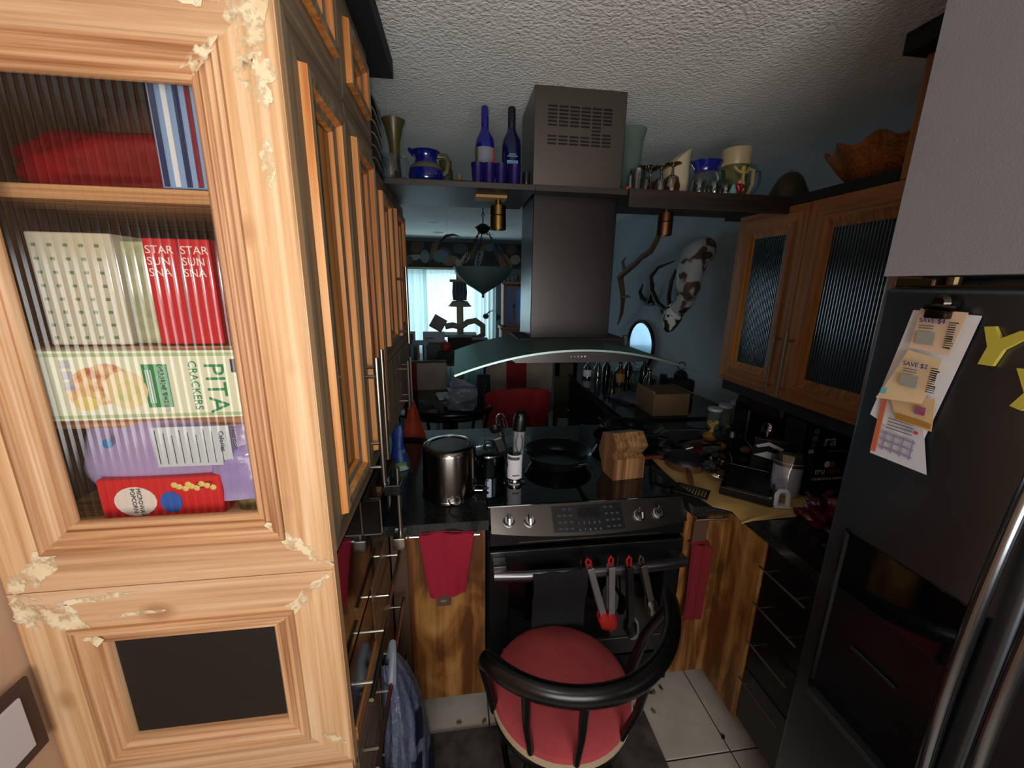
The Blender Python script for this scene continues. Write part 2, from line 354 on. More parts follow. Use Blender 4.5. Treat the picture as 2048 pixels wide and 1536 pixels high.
# filler smears over the mitres
def smear(a,b,w,seed,par=pt,n=9):
    r=random.Random(seed); a=Vector((a[0],a[1])); b=Vector((b[0],b[1])); d=(b-a); L_=d.length; d.normalize(); nn=V(-d.y,d.x)
    l=[];rr=[]
    for i in range(n+1):
        t=i/n; c=a+d*L_*t; env=.35+.65*math.sin(PI*min(1,max(0,t)))
        l.append(c+nn*w*env*r.uniform(.3,1.1)); rr.append(c-nn*w*env*r.uniform(.3,1.1))
    ol=[(p.x,p.y) for p in l]+[(p.x,p.y) for p in reversed(rr)]
    M(pt).prism(ol,PY-.0026,PY-.0039,'y').o('wood_filler',filler,par)
smear((-.252,1.157),(-.36,1.262),.020,1); smear((-.262,1.14),(-.36,1.045),.018,2)
def patch(pts,h=.0042):
    M(pt).prism(pts,PY-h+.0006,PY-h,'y').o('wood_filler',filler,pt)
def blob(cx_,cz_,rx,rz,seed,h=.0042,th=0):
    r=random.Random(seed); ph=[r.uniform(0,6) for _ in range(5)]; ol=[]
    for i in range(44):
        t=2*PI*i/44; q=1+.22*math.sin(3*t+ph[0])+.15*math.sin(5*t+ph[1])+.12*math.sin(9*t+ph[2])+.08*math.sin(14*t+ph[3])
        x=rx*q*math.cos(t); z=rz*q*math.sin(t); ol.append((min(-.2545,cx_+x*math.cos(th)-z*math.sin(th)),min(2.108,cz_+x*math.sin(th)+z*math.cos(th))))
    patch(ol,h)
blob(-.288,2.06,.026,.055,1); blob(-.283,1.985,.024,.032,2); blob(-.35,2.085,.035,.012,3); blob(-.352,2.008,.028,.010,4,.0125,.75); blob(-.78,1.10,.022,.03,6); blob(-.745,1.19,.03,.012,7,.0042,.8)
smear((-.70,1.245),(-.80,1.155),.028,4); smear((-.80,1.14),(-.68,1.03),.038,5)
smear((-.285,1.84),(-.28,1.91),.014,6); smear((-.338,1.62),(-.336,1.80),.005,7); smear((-.34,1.40),(-.338,1.50),.004,8)
smear((-.31,.735),(-.262,.70),.014,9); smear((-.75,1.12),(-.60,1.135),.008,10); smear((-.56,1.09),(-.66,1.085),.006,11)
# ---- side doors on the aisle face (plane X=-.25)
sm=lambda u,v,h:(X1+h,u,v)
SIDEP=[(0,-.018),(0,0),(.052,0),(.054,.014),(.064,.016),(.074,.012),(.080,0),(.092,-.004),(.098,-.02)]
def side_door(par,y0,y1,z0,z1,hand=None,T_=None,hz=(1.17,1.50),lab=None):
    global pt0
    pt0=T_ or par
    d=M(T_).box(X1-.02,y0+.004,z0+.004,X1-.0185,y0+.03,z1-.004).o('door',greyZ,par)
    r=(y0+.0015,z0+.0015,y1-.0015,z1-.0015)
    for sd,n_,m_ in(('l','stile',greyZ),('r','stile',greyZ),('t','rail',greyY),('b','rail',greyY)):
        M(T_).frame(r,SIDEP[:3],sd,sm).o(n_,m_,d)
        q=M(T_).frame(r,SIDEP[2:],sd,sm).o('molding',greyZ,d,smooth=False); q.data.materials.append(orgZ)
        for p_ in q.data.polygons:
            if abs(p_.normal.x)<.8: p_.material_index=1  # edge faces take the lit pine colour, outward faces keep the shaded one
    M(T_).box(X1-.017,y0+.09,z0+.09,X1-.013,y1-.09,z1-.09).o('pane',glass('green_glass','8e9a86',.12,.08),d)
    if hand is not None:
        h=M(T_).tube([(X1+.042,hand,hz[0]),(X1+.042,hand,hz[1])],.007,10)
        for z in(hz[0]+.05,hz[1]-.05): h.tube([(X1-.001,hand,z),(X1+.042,hand,z)],.005,8)
        h.o('handle',nickel,d,smooth=True)
    return d
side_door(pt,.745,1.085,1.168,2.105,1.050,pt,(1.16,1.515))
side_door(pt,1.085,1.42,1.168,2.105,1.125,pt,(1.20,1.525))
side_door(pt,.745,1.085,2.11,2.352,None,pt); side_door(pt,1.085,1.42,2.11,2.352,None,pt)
M(pt).box(X1-.03,.7215,.62,X1,.745,2.36,.001).o('corner_post',pineV,pt)
# crown board
M(off=(-.4,1.1,2.36)).box(-.8,.55,2.362,-.195,1.575,2.419,.003).o('crown_board',blackW,label='thick black board lying on top of the tall pine cabinet',cat='board')
# second tall unit: two glass doors over small doors
t2=T('hutch_cabinet','grey-brown glass-door hutch beyond the pantry, above the dark counter','cabinet',(-.52,1.78,1.12))
M(t2).box(-.79,1.425,1.12,-.272,2.13,2.062).o('carcass',greyZ,t2)
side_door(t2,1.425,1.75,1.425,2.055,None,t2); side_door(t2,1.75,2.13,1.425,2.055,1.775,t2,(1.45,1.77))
for a,b,h in((1.425,1.75,1.70),(1.75,2.13,1.80)):
    d=M(t2).box(X1-.02,a+.002,1.15,X1,b-.002,1.42,.002).o('door',greyZ,t2)
    q=M(t2).tube([(X1+.04,h,1.175),(X1+.04,h,1.385)],.006,8)
    for z in(1.21,1.35): q.tube([(X1,h,z),(X1+.04,h,z)],.004,8)
    q.o('handle',nickel,d,smooth=True)
# wall oven / microwave in the pantry stack
ov=T('wall_oven','black glossy built-in oven with steel pull below the pantry side doors','oven',(-.5,1.0,.90))
M(ov).box(-.78,.75,.875,-.252,1.255,1.16).o('body',blkg,ov)
dd=M(ov).box(-.252,.955,1.068,-.203,1.22,1.163,.002).o('door',blkg,ov)
M(ov).box(-.2535,.953,1.064,-.2015,.957,1.068).box(-.2535,.953,1.064,-.2505,.957,1.163).box(-.2045,.953,1.064,-.2015,.957,1.163).o('edge_trim',chrome,dd)
q=M(ov).tube([(-.19,1.16,1.155),(-.19,1.16,.895)],.008,10).box(-.212,1.13,.885,-.175,1.19,.925,.002)
q.o('handle',nickel,dd,smooth=True); M(ov).box(-.215,1.13,1.075,-.178,1.19,1.11,.003).o('handle_bracket',blk,dd)
# base drawers under it
bs=T('base_drawer_unit','brown drawer base with long slanting steel pulls under the black wall oven','cabinet',(-.5,1.0,0))
M(bs).box(-.79,.745,.10,-.272,1.25,.874).o('carcass',dk,bs)
dkgl=mat('purple_black_gloss','1a0d10',.12)
drz=wood('drawer_wood','5a4532','86694c','a5886a','y',.45,1,0,seed=41)
for (y0,y1,rows) in((.748,.985,((.70,.872,.78,dkgl),(.40,.655,.57,drz),(.105,.395,.33,drz))),(.99,1.262,((.69,.872,.81,drz),(.42,.685,.60,drz),(.105,.415,.34,drz)))):
    for z0,z1,hz,m_ in rows:
        d=M(bs).box(-.272,y0,z0,X1,y1,z1,.002).o('drawer',m_,bs)
        q=M(bs).tube([(-.208,y0-.005,hz),(-.208,y1-.01,hz)],.006,8)
        for yy in(y0+.04,y1-.05): q.tube([(X1,yy,hz),(-.208,yy,hz)],.0042,8)
        q.o('handle',nickel,d,smooth=True)
M(bs).box(-.272,.748,.658,-.246,.985,.697,.002).o('rail',wood('orange_rail','7b4a22','a86d38','c08a52','y',.5,1,0,seed=44),bs)
M(bs).box(-.79,.75,0,-.30,1.2,.10).o('toe_kick',blkm,bs)
# ================================================================ WORKTOP
ct=M(off=(.5,1.7,.872))
for b_ in((-.79,1.225,.097,2.14),(.097,1.985,.862,2.14),(.862,1.225,1.8,2.14),(1.022,.80,1.8,1.225)): ct.box(b_[0],b_[1],.872,b_[2],b_[3],.910)
ct.o('countertop',granite,label='dark speckled granite worktop wrapped around the black range',cat='countertop')
# base cabinets either side of the range
cl=T('base_cabinet','plywood-fronted base cabinet left of the range with a towel bar','cabinet',(-.06,1.6,0))
M(cl).box(-.25,1.292,.10,.09,1.95,.87).box(-.25,1.35,0,.09,1.95,.10).o('carcass',dk,cl)
d=M(cl).box(-.190,1.268,.10,.086,1.29,.866,.002).o('door',plyM,cl)
q=M(cl).tube([(-.175,1.235,.858),(.066,1.235,.851)],.005,8)
for x in(-.16,.05): q.tube([(x,1.27,.855),(x,1.235,.855)],.004,8)
q.o('towel_bar',nickel,d,smooth=True)
cr=T('base_cabinet','plywood corner base cabinet right of the range with a slim steel bar','cabinet',(1.1,1.6,0))
M(cr).box(.865,1.292,.10,1.4,1.95,.87).box(.865,1.35,0,1.4,1.95,.10).o('carcass',dk,cr)
d=M(cr).box(.868,1.268,.085,1.035,1.29,.866,.002).o('door',ply2,cr)
q=M(cr).tube([(.885,1.24,.845),(1.02,1.24,.842)],.0045,8)
for x in(.9,1.01): q.tube([(x,1.27,.843),(x,1.24,.843)],.0035,8)
q.o('handle',nickel,d,smooth=True)
M(cr).box(1.036,1.066,.08,1.055,1.29,.866,.002).o('end_panel',ply2,cr)
br=T('base_drawer_unit','black drawer base beside the refrigerator with thin steel pulls','cabinet',(1.4,.95,0))
M(br).box(1.062,.80,.09,1.78,1.06,.87).o('carcass',blkm,br); M(br).box(1.12,.80,0,1.78,1.06,.09).o('toe_kick',blkm,br)
M(br).box(1.062,1.07,.09,1.78,1.27,.87).o('blind_panel',blkm,br)
for z0,z1,hz in((.69,.865,.78),(.52,.685,.635),(.34,.515,.475),(.10,.335,.305)):
    d=M(br).box(1.042,.80,z0,1.0615,1.06,z1,.0015).o('drawer',mat('black_drawer','0c0c0c',.3),br)
    q=M(br).tube([(1.012,.865,hz),(1.012,1.05,hz)],.0035,8)
    for yy in(.90,1.02): q.tube([(1.045,yy,hz),(1.012,yy,hz)],.002,6)
    q.o('handle',nickel,d,smooth=True)
# ================================================================ RANGE
ra=T('range','black and stainless slide-in electric range with a smooth glass cooktop','stove',(.48,1.6,0))
RX0,RX1=.100,.860
M(ra).box(RX0,1.30,.06,RX1,1.98,.905).o('body',blkm,ra)
M(ra).box(RX0-.004,1.292,.906,RX1+.004,1.982,.922,.004).o('cooktop',blkg,ra)
for cx_,cy_,r_ in((.29,1.50,.09),(.66,1.52,.11),(.29,1.80,.08),(.66,1.80,.08)):
    M(ra).lathe([(r_,0),(r_,.0005),(r_-.002,.0005),(r_-.002,0)],(cx_,cy_,.922),40).o('burner_ring',mat('ring_grey','1c1e20',.2),ra)
# sloped control panel, bowed in front
def pan_pt(u,v,t=0):
    x=RX0+.008+(RX1-RX0-.016)*u; bow=.028*(1-(2*u-1)**2); y=1.292-(.052+bow)*(1-v); z=.845+(.918-.845)*v-.012*(1-(2*u-1)**2)*(1-v)
    return (x,y-t,z)
cp=M(ra); cp.grid(lambda u,v:pan_pt(u,v),24,4); cp.grid(lambda u,v:(pan_pt(u,0)[0],pan_pt(u,0)[1]+.03*v,pan_pt(u,0)[2]-.012*v),24,2)
cpo=cp.o('control_panel',steel('panel_steel','5f5b57',.36,'x'),ra,smooth=True)
nrm=V(0,-.62,.78).normalized()
def onp(u,v,h=.002): return Vector(pan_pt(u,v))+nrm*h
for u in(.085,.185,.745,.85):
    c=onp(u,.45,.0); k=M(ra); r_=.019
    k.tube([c,c+nrm*.006,c+nrm*.007,c+nrm*.022],[r_*1.15,r_*1.15,r_*.95,r_*.8],18)
    k.tube([c+nrm*.022-V(0,.012,.012),c+nrm*.030,c+nrm*.022+V(0,.014,.016)],[.005,.006,.005],6)
    k.o('knob',chrome,ra,smooth=True)
dp=M(ra).grid(lambda u,v:tuple(onp(.30+.36*u,.10+.82*v,.0015)),10,3).o('display',mat('panel_black','17181b',.3),ra)
M(ra).grid(lambda u,v:tuple(onp(.43+.11*u,.52+.30*v,.003)),6,2).o('clock_window',blkg,dp)
for i in range(4):
    for u in(.335,.362,.392,.575,.605,.632):
        if i==3 and u in(.335,.632): continue
        c=[tuple(onp(u+du,.20+.20*i+dv,.0030)) for du,dv in((-.008,-.03),(.008,-.03),(.008,.03),(-.008,.03))]
        M(ra).quad(*c).o('button',mat('button_grey','3d3f44',.5),dp)
for i,ch in enumerate('12345'):
    p=onp(.425+.026*i,.32,.0035); text(dp,ch,.012,p,(1,0,0),(0,.78,.62),mat('print_grey','8c8f92',.6),.0002,off=ra.location)
for i,ch in enumerate('67890'):
    p=onp(.425+.026*i,.12,.0035); text(dp,ch,.012,p,(1,0,0),(0,.78,.62),MATS['print_grey'],.0002,off=ra.location)
# vent strip + oven door
M(ra).box(RX0+.002,1.262,.775,RX1-.002,1.30,.842,.004).o('vent_strip',blk,ra)
M(ra).box(RX0+.11,1.259,.786,RX1-.10,1.262,.789).o('vent_line',nickel,ra)
od=M(ra).box(RX0+.002,1.252,.235,RX1-.002,1.30,.762,.006).o('oven_door',steel('oven_steel','505256',.35,'x'),ra)
M(ra).box(RX0+.07,1.2495,.33,RX1-.07,1.2525,.66,.001).o('window',blkg,od)
M(ra).box(RX0+.055,1.2485,.318,RX1-.055,1.2515,.322).o('trim_line',nickel,od)
M(ra).box(RX0+.004,1.2485,.758,RX1-.004,1.2515,.761).o('trim_line',nickel,od)
M(ra).tube([(RX0+.015,1.205,.695),(RX0+.12,1.196,.694),(RX0+.38,1.19,.693),(RX1-.12,1.196,.694),(RX1-.015,1.205,.695)],.016,12,1.3).box(RX0+.012,1.205,.705,RX0+.06,1.255,.735,.003).box(RX1-.06,1.205,.68,RX1-.012,1.255,.71,.003).o('handle',mat('handle_steel','86868a',.3,1),od,smooth=True)
M(ra).box(RX0+.002,1.254,.075,RX1-.002,1.30,.225,.005).o('storage_drawer',ssd,ra)
M(ra).box(RX0+.02,1.33,0,RX1-.02,1.9,.06).o('toe_kick',blkm,ra)
# black towel over the oven handle
M(off=(.32,1.19,.7)).grid(lambda u,v:(.250+.195*u,1.178-.018*math.sin(PI*min(1,v*3.2)/1)*(1 if v<.31 else 0)-.004*math.sin(u*14),.718-.34*v if v>.05 else .718),10,12,.004).o('dish_towel',mat('black_towel','101214',.95,bmp=.5,bs=300),smooth=True,label='black dish towel draped over the left part of the oven handle',cat='towel')
# ================================================================ RANGE HOOD
ho=T('range_hood','stainless chimney hood with an arched glass canopy above the range','range hood',(.48,1.7,1.42))
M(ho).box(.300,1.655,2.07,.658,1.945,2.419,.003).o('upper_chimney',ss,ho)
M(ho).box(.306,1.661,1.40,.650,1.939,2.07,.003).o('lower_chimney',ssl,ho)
for i in range(6):
    for j in range(11):
        if j in(6,7) and i<4: continue
        if i==5 and 4<j<7 : continue
        x=.352+.043*i; z=2.350-.0125*j
        M(ho).box(x,1.6535,z,x+.035,1.656,z+.0065,.0008,1).o('vent_slot',blk,ho)
def arch(u,v,t=0):
    x=-.013+.90*u; k=(2*u-1); z=1.402+.085*(1-k*k); y=1.335+.54*v; 
    return (x,y,z+t)
M(ho).grid(lambda u,v:arch(u,v),36,2,.007).o('canopy',glass('canopy_glass','4a5f5c',.60,.36,.15,'b2ccc6'),ho,smooth=True,label='greenish curved glass visor')
ol=[]
for i in range(19):
    u=.21+.58*i/18; p=arch(u,0); ol.append((p[0],p[2]-.002))
ol+= [(.68,1.440),(.20,1.440)]
M(ho).prism(ol,1.343,1.86,'y').o('canopy_body',ssl,ho,smooth=False)
M(ho).box(.25,1.64,1.45,.72,1.88,1.488,.003).o('mount_plate',blkm,ho)
for i in range(5):
    M(ho).lathe([(0,1.3385),(.0035,1.3385),(.0045,1.343)],(.395+.0125*i,0,1.462),10,'y').o('button',chrome,ho,smooth=True)
# ================================================================ LONG SHELF with lights beneath
M(off=(.55,1.78,2.045)).box(-.245,1.585,2.045,.299,1.975,2.066,.002).box(.299,1.585,2.045,.66,1.653,2.066,.002).box(.66,1.585,2.045,1.345,1.975,2.066,.002).box(.66,1.57,2.0,1.345,1.585,2.066,.001).o('display_shelf',shelfW,label='long dark plank shelf running past the hood under the ceiling',cat='shelf')
brs=mat('aged_brass','8c7440',.28,1); tan=mat('tan_wood','9c7648',.6)
def sconce(x,lab,dz=0,m_=brs):
    t=T('spotlight',lab,'light',(x,1.72,2.045))
    L().box(-.062,-.04,-.012,.062,.04,-.0005,.002).o('mount_plate',tan,t)
    L().lathe([(.012,-.012),(.012,-.03),(.031,-.034),(.032,-.07),(.028,-.072),(.032,-.074),(.032,-.125),(.027,-.125),(.027,-.06),(0,-.058)],(.03,0,0),20).o('can',m_,t,smooth=True)
sconce(.143,'brass spotlight can hanging under the shelf left of the hood')
sconce(.862,'copper-brown spotlight can hanging under the shelf right of the hood',0,mat('brown_metal','6b4a33',.4,1))
# ================================================================ RIGHT WALL CABINET
uc=T('wall_cabinet','two-door orange-brown wall cabinet with narrow ribbed glass beside the refrigerator','cabinet',(1.5,1.5,1.25))
um=lambda u,v,h:(1.35-h,u,v)
M(uc).box(1.372,1.0,1.25,1.384,1.87,2.03).o('back_panel',mat('cab_inside','10161c',.5),uc)
M(uc).box(1.372,1.85,1.25,1.79,1.868,2.03).o('side_panel',brnZ,uc)
M(uc).box(1.384,1.0,1.25,1.79,1.85,1.262).box(1.384,1.0,2.018,1.79,1.85,2.03).o('carcass',brnY,uc)
for y0,y1,hy in((1.475,1.87,1.505),(1.03,1.472,1.435)):
    d=M(uc).box(1.3655,y0+.004,1.256,1.371,y0+.07,2.02).box(1.3655,y1-.07,1.256,1.371,y1-.004,2.02).o('door',brnZ,uc)
    r=(y0+.0015,1.251,y1-.0015,2.029)
    for sd,n_,m_ in(('l','stile',brnZ),('r','stile',brnZ),('t','rail',brnY),('b','rail',brnY)):
        M(uc).frame(r,[(0,-.02),(0,0),(.062,0),(.062,.006),(.072,.006)],sd,um).o(n_,m_,d)
        M(uc).frame(r,[(.072,.006),(.09,-.002),(.106,-.008),(.106,-.016)],sd,um).o('molding',brnZ,d)
    a,b=y0+.1,y1-.1; n2=20
    M(uc).grid(lambda u,v:(1.3605-.0013*abs(math.sin(u*n2*PI)),a+(b-a)*u,1.35+.58*v),n2*6,1).o('pane',glass('ribbed_glass_blue','9fb6c2',.16,.16,.5),d,smooth=True)
    q=M(uc).tube([(1.315,hy,1.265),(1.315,hy,1.535)],.005,8)
    for z in(1.30,1.50): q.tube([(1.35,hy,z),(1.315,hy,z)],.004,8)
    q.o('handle',nickel,d,smooth=True)
M(uc).box(1.378,1.0,1.195,1.40,1.868,1.25).o('light_rail',blackW,uc)
M(uc).box(1.346,1.165,2.031,1.79,1.985,2.066,.002).o('top_board',blackW,uc)
oc=T('tall_side_cabinet','upper orange-brown cabinet end rising to the ceiling above the refrigerator','cabinet',(1.5,.98,2.07))
M(oc).box(1.35,.79,2.031,1.78,1.163,2.36,.002).o('carcass',brnZ,oc)
M(off=(1.5,.98,2.36)).box(1.29,.79,2.362,1.79,1.185,2.418,.003).o('crown_board',blackW,label='short black board under the ceiling above the orange cabinet end',cat='board')
# ================================================================ REFRIGERATOR
fr=T('refrigerator','dark stainless side-by-side refrigerator with water dispenser on the right','refrigerator',(1.35,.35,0))
M(fr).box(1.0,-.12,.03,1.75,.78,1.70,.004).o('body',mat('fridge_grey','232528',.5),fr)
fs=steel('fridge_steel','666b72',.38,'z')
fd=M(fr).box(.934,.437,.06,.998,.785,1.708,.012,3)
fd=fd.o('door',fs,fr,smooth=True)
M(fr).box(.934,-.12,.06,.998,.429,1.708,.012,3).o('door',fs,fr,smooth=True)
# dispenser
ds=M(fr).box(.9305,.470,.985,.9355,.735,1.135,.002).o('dispenser_panel',blkg,fd)
M(fr).box(.9305,.470,.66,.9345,.735,.985,.001).o('dispenser_recess',mat('dark_recess','0b0c0e',.25),fd)
M(fr).frame((.465,.655,.740,1.14),[(0,0),(0,.006),(.006,.008),(.012,.004),(.012,0)],'b',lambda u,v,h:(.934-h,u,v)).frame((.465,.655,.740,1.14),[(0,0),(0,.006),(.006,.008),(.012,.004),(.012,0)],'l',lambda u,v,h:(.934-h,u,v)).frame((.465,.655,.740,1.14),[(0,0),(0,.006),(.006,.008),(.012,.004),(.012,0)],'r',lambda u,v,h:(.934-h,u,v)).o('dispenser_trim',mat('dim_trim','3c3f43',.25,1),fd)
M(fr).box(.905,.48,.66,.934,.725,.672,.004).o('drip_tray',mat('tray_grey','25272a',.3),fd)
M(fr).tube([(.925,.66,.87),(.925,.60,.868),(.925,.56,.866)],.004,8).o('dispenser_lever',mat('lever','55585c',.3,1),fd,smooth=True)
def bow(y): return [(.934-.052*math.sin(PI*min(1,max(0,t)))**.5,y,1.50-.95*t) for t in [i/24 for i in range(25)]]
for y_,par in((.462,fd),(.400,[c for c in fr.children if c.name.startswith('door')][-1])):
    M(fr).tube(bow(y_),.0115,12).o('handle',mat('fridge_handle','8f9399',.2,1),par,smooth=True)
M(fr).box(.945,.70,1.709,1.02,.775,1.727,.004).box(.95,.45,1.709,.985,.70,1.714).tube([(.965,.68,1.709),(.965,.68,1.729)],.012,12).o('hinge_cover',mat('hinge_bronze','73644c',.35,1),fr)
# ================================================================ PANTRY CONTENTS (behind the ribbed glass)
def bag(name,x0,x1,z0,z1,y,d,m,label,seed=0,cat='bag',par=None,amp=.012,lean=0):
    r=random.Random(seed); ph=[r.uniform(0,6) for _ in range(6)]
    def f(u,v):
        a=2*PI*u; ex=abs(math.cos(a))**.7*(1 if math.cos(a)>0 else -1); ey=abs(math.sin(a))**.7*(1 if math.sin(a)>0 else -1)
        tp=1-.75*max(0,(v-.72)/.28)**1.6
        w=(x1-x0)/2; wr=amp*(math.sin(a*3+ph[0]+v*5)+.6*math.sin(a*5+ph[1]-v*9)+.5*math.sin(v*14+ph[2]+a))*.5
        rx=w*(1-.12*(1-math.sin(PI*min(1,v*1.1+.1))))
        return ((x0+x1)/2+(rx+wr)*ex+lean*v, y+(d*tp*(.9)+wr)*ey, z0+(z1-z0)*v+wr*.4*(v>.1))
    m_=M(off=((x0+x1)/2,y,z0)); m_.grid(f,32,16)
    bmesh.ops.remove_doubles(m_.b,verts=m_.b.verts,dist=1e-5)
    return m_.o(name,m,smooth=True,label=label,cat=cat)
def carton(name,x0,y0,z0,x1,y1,z1,m,label,cat='box',group=None):
    return M(off=((x0+x1)/2,(y0+y1)/2,z0)).box(x0,y0,z0,x1,y1,z1,.0015,1).o(name,m,label=label,cat=cat,group=group)
def on(o,z_=0): return o.location
YF=.7875
# top shelf z=1.847
bag('snack_bag',-.74,-.40,1.848,1.945,.88,.07,mat('dark_red_bag','8e141b',.35,c2='6a1016',ns=8,bmp=.4,bs=14,bd=.01),'dark red snack bag lying on the top pantry shelf',3)
bag('paper_bag',-.76,-.40,1.848,2.05,1.06,.08,mat('brown_bag','5e3a2c',.8,c2='4a2320',ns=5),'brown paper bag slumped behind the red bag on the top pantry shelf',4)
bb=carton('box',-.475,.785,1.848,-.405,.93,2.0,mat('light_blue_carton','86a7d6',.5),'narrow pale blue box standing at the right end of the top pantry shelf')
for k in range(4): M(off=bb.location).box(-.471+.017*k,.7835,1.85,-.463+.017*k,.7847,1.998).o('printed_band',mat(('navy_print','white_print2','navy_print','red_print')[k],('24305e','dfe6f2','24305e','7a2438')[k],.6),bb)
gb=carton('box',-.70,YF+.005,1.588,-.575,.95,1.775,mat('cream_green_carton','c9c2ac',.6,c2='c4c8ba',ns=30),'cream and green patterned box on the second pantry shelf')
for i in range(5):
    for j in range(8): M(off=gb.location).box(-.692+.023*i,YF+.0035,1.598+.022*j,-.686+.023*i,YF+.0048,1.603+.022*j).o('printed_dot',mat('green_print','6d8a5e',.7),gb)
ga=carton('box',-.573,YF+.02,1.588,-.535,.95,1.765,mat('sage_carton','8f9a76',.6,c2='b3b394',ns=40),'narrow sage green packet between the cream box and the red packets')
for k,(xa,xb) in enumerate(((-.53,-.478),(-.475,-.425))):
    rb=carton('box',xa,YF+.008,1.588,xb,.95,1.77,mat('red_carton','c3202b',.45),('red packet with white lettering beside the sage green packet','red packet with white lettering at the right end of the second pantry shelf')[k])
    text(rb,'STAR\nSUN\nSNA',.019,(xa+.003,YF+.0075,1.745),(1,0,0),(0,0,1),mat('white_print','e9e4e0',.7),off=rb.location)
carton('box',-.42,YF+.03,1.588,-.36,.95,1.73,mat('dark_carton','2a1c22',.5),'small dark box in the right corner of the second pantry shelf')
# the cracker box lying on its side behind the glass
px0,px1,pz0,pz1=-.715,-.372,1.458,1.582
py=.760
cb=carton('cracker_box',px0,py,pz0,px1,py+.055,pz1,mat('pale_green_carton','dfe5cf',.5),'pale green cracker box lying sideways behind the ribbed glass')
o_=cb.location
def pr(x0,z0,x1,z1,m_,h=.0004,n_='print'):
    M(off=o_).box(x0,py-h-.0003,z0,x1,py-h,z1).o(n_,m_,cb)
gr=mat('border_green','a9c191',.6); dg=mat('deep_green','1f8a4c',.6)
pr(px0+.004,pz0+.004,px1-.004,pz0+.010,gr);pr(px0+.004,pz1-.010,px1-.004,pz1-.004,gr);pr(px0+.004,pz0+.004,px0+.014,pz1-.004,gr);pr(px1-.014,pz0+.004,px1-.004,pz1-.004,gr)
pr(-.545,pz0+.022,-.505,pz1-.024,dg,.0006,'green_label'); 
pr(-.402,pz1-.040,-.389,pz1-.016,mat('navy_logo','2b3044',.6),.0006,'logo')
for i in range(3): pr(-.668,pz1-.030-.019*i,-.652,pz1-.016-.019*i,mat('pale_box_print','b9bfd0',.6),.0006,'fact_box')
for k,(cx_,cz,a,b,c) in enumerate(((-.62,1.520,.040,.034,'c9813f'),(-.645,1.505,.022,.022,'d6a055'),(-.60,1.53,.035,.030,'b8683a'),(-.575,1.512,.034,.034,'dcd3a6'),(-.572,1.508,.020,.020,'c2cb86'),(-.64,1.490,.02,.013,'e0cf6a'))):
    M(off=o_).prism([(cx_+a*math.cos(t),cz+b*math.sin(t)) for t in [2*PI*i/20 for i in range(20)]],py-.0006-.0003*k,py-.0003-.0003*k,'y').o('cracker_picture',mat('food_'+c,c,.7,c2='e5d2a0',ns=60),cb)
tx=mat('text_green','2c8a5a',.6)
dn=(0,0,-1); rg=(1,0,0)
text(cb,'PITA',.046,(-.445,py-.001,pz1-.022),dn,rg,tx,off=o_)
text(cb,'CRACKERS',.0185,(-.470,py-.001,pz1-.018),dn,rg,tx,off=o_)
text(cb,'GARLIC & CHIVE',.0115,(-.519,py-.0014,pz1-.026),dn,rg,white,off=o_)
for k in range(3): pr(-.541+.004*k,pz0+.030,-.539+.004*k,pz1-.034,white,.0009,'printed_line')
# third shelf: lavender bag with nutrition facts
lv=bag('snack_bag',-.705,-.375,1.298,1.455,.812,.038,mat('lavender_bag','b3a4d6',.28,c2='9f92c6',ns=5,bmp=.3,bs=16,bd=.01),'lavender plastic bag with a printed nutrition table in the pantry',8,amp=.006)
M(off=lv.location).box(-.555,.765,1.362,-.425,.7655,1.440).o('nutrition_table',mat('nutrition_white','c5d3df',.6),lv)
for i in range(9): M(off=lv.location).box(-.55+.0135*i,.7642,1.368,-.549+.0135*i,.7648,1.434-.005*(i%3)).o('printed_line',mat('dark_print','3a3c46',.7),lv)
text(lv,'Nutrition',.012,(-.420,.764,1.438),dn,rg,mat('dark_print','3a3c46',.7),off=lv.location)
text(lv,'Calories',.012,(-.443,.7635,1.430),dn,rg,MATS['dark_print'],off=lv.location)
M(off=lv.location).prism([(-.63+.009*math.cos(t),1.412+.009*math.sin(t)) for t in [i*.45 for i in range(14)]],.765,.7655,'y').o('blue_dot',mat('blue_dot','2f7cc0',.6),lv)
bag('snack_bag',-.475,-.383,1.285,1.395,.785,.02,mat('violet_bag','9486c8',.12,c2='b8aee2',ns=10,bmp=.6,bs=18,bd=.01),'shiny violet bag bulging at the right below the nutrition table',12,amp=.004)
# bottom: red popcorn carton
rx=carton('popcorn_box',-.665,.765,1.26,-.455,.80,1.340,mat('bright_red_carton','d2262c',.45),'bright red microwave popcorn box at the bottom of the pantry glass')
o_=rx.location
M(off=o_).prism([(-.605+.036*math.cos(t),1.295+.030*math.sin(t)) for t in [i*.35 for i in range(18)]],.7638,.7645,'y').o('white_panel',mat('white_print','e9e4e0',.7),rx)
M(off=o_).prism([(-.545+.019*math.cos(t),1.290+.022*math.sin(t)) for t in [i*.35 for i in range(18)]],.7638,.7645,'y').o('blue_seal',mat('blue_seal','2d5fc4',.6),rx)
text(rx,'MICROWAVE\nPOPCORN',.0105,(-.600,.7632,1.322),dn,rg,MATS['dark_print'],off=o_)
text(rx,'18\n10',.017,(-.480,.7638,1.332),dn,rg,MATS['dark_print'],off=o_)
for k in range(9):
    M(off=o_).ball((-.535+.008*k+rnd.uniform(-.003,.003),.764,1.325-.004*(k%3)),.006,8,(1,.25,1)).o('popcorn_picture',mat('popcorn_yellow','e8cf7a',.7),rx,smooth=True)
bag('snack_bag',-.445,-.375,1.26,1.31,.80,.03,mat('speckled_bag','6a5a35',.5,c2='8b7a46',ns=60),'small brown and olive bag in the bottom right of the pantry glass',15,amp=.004)
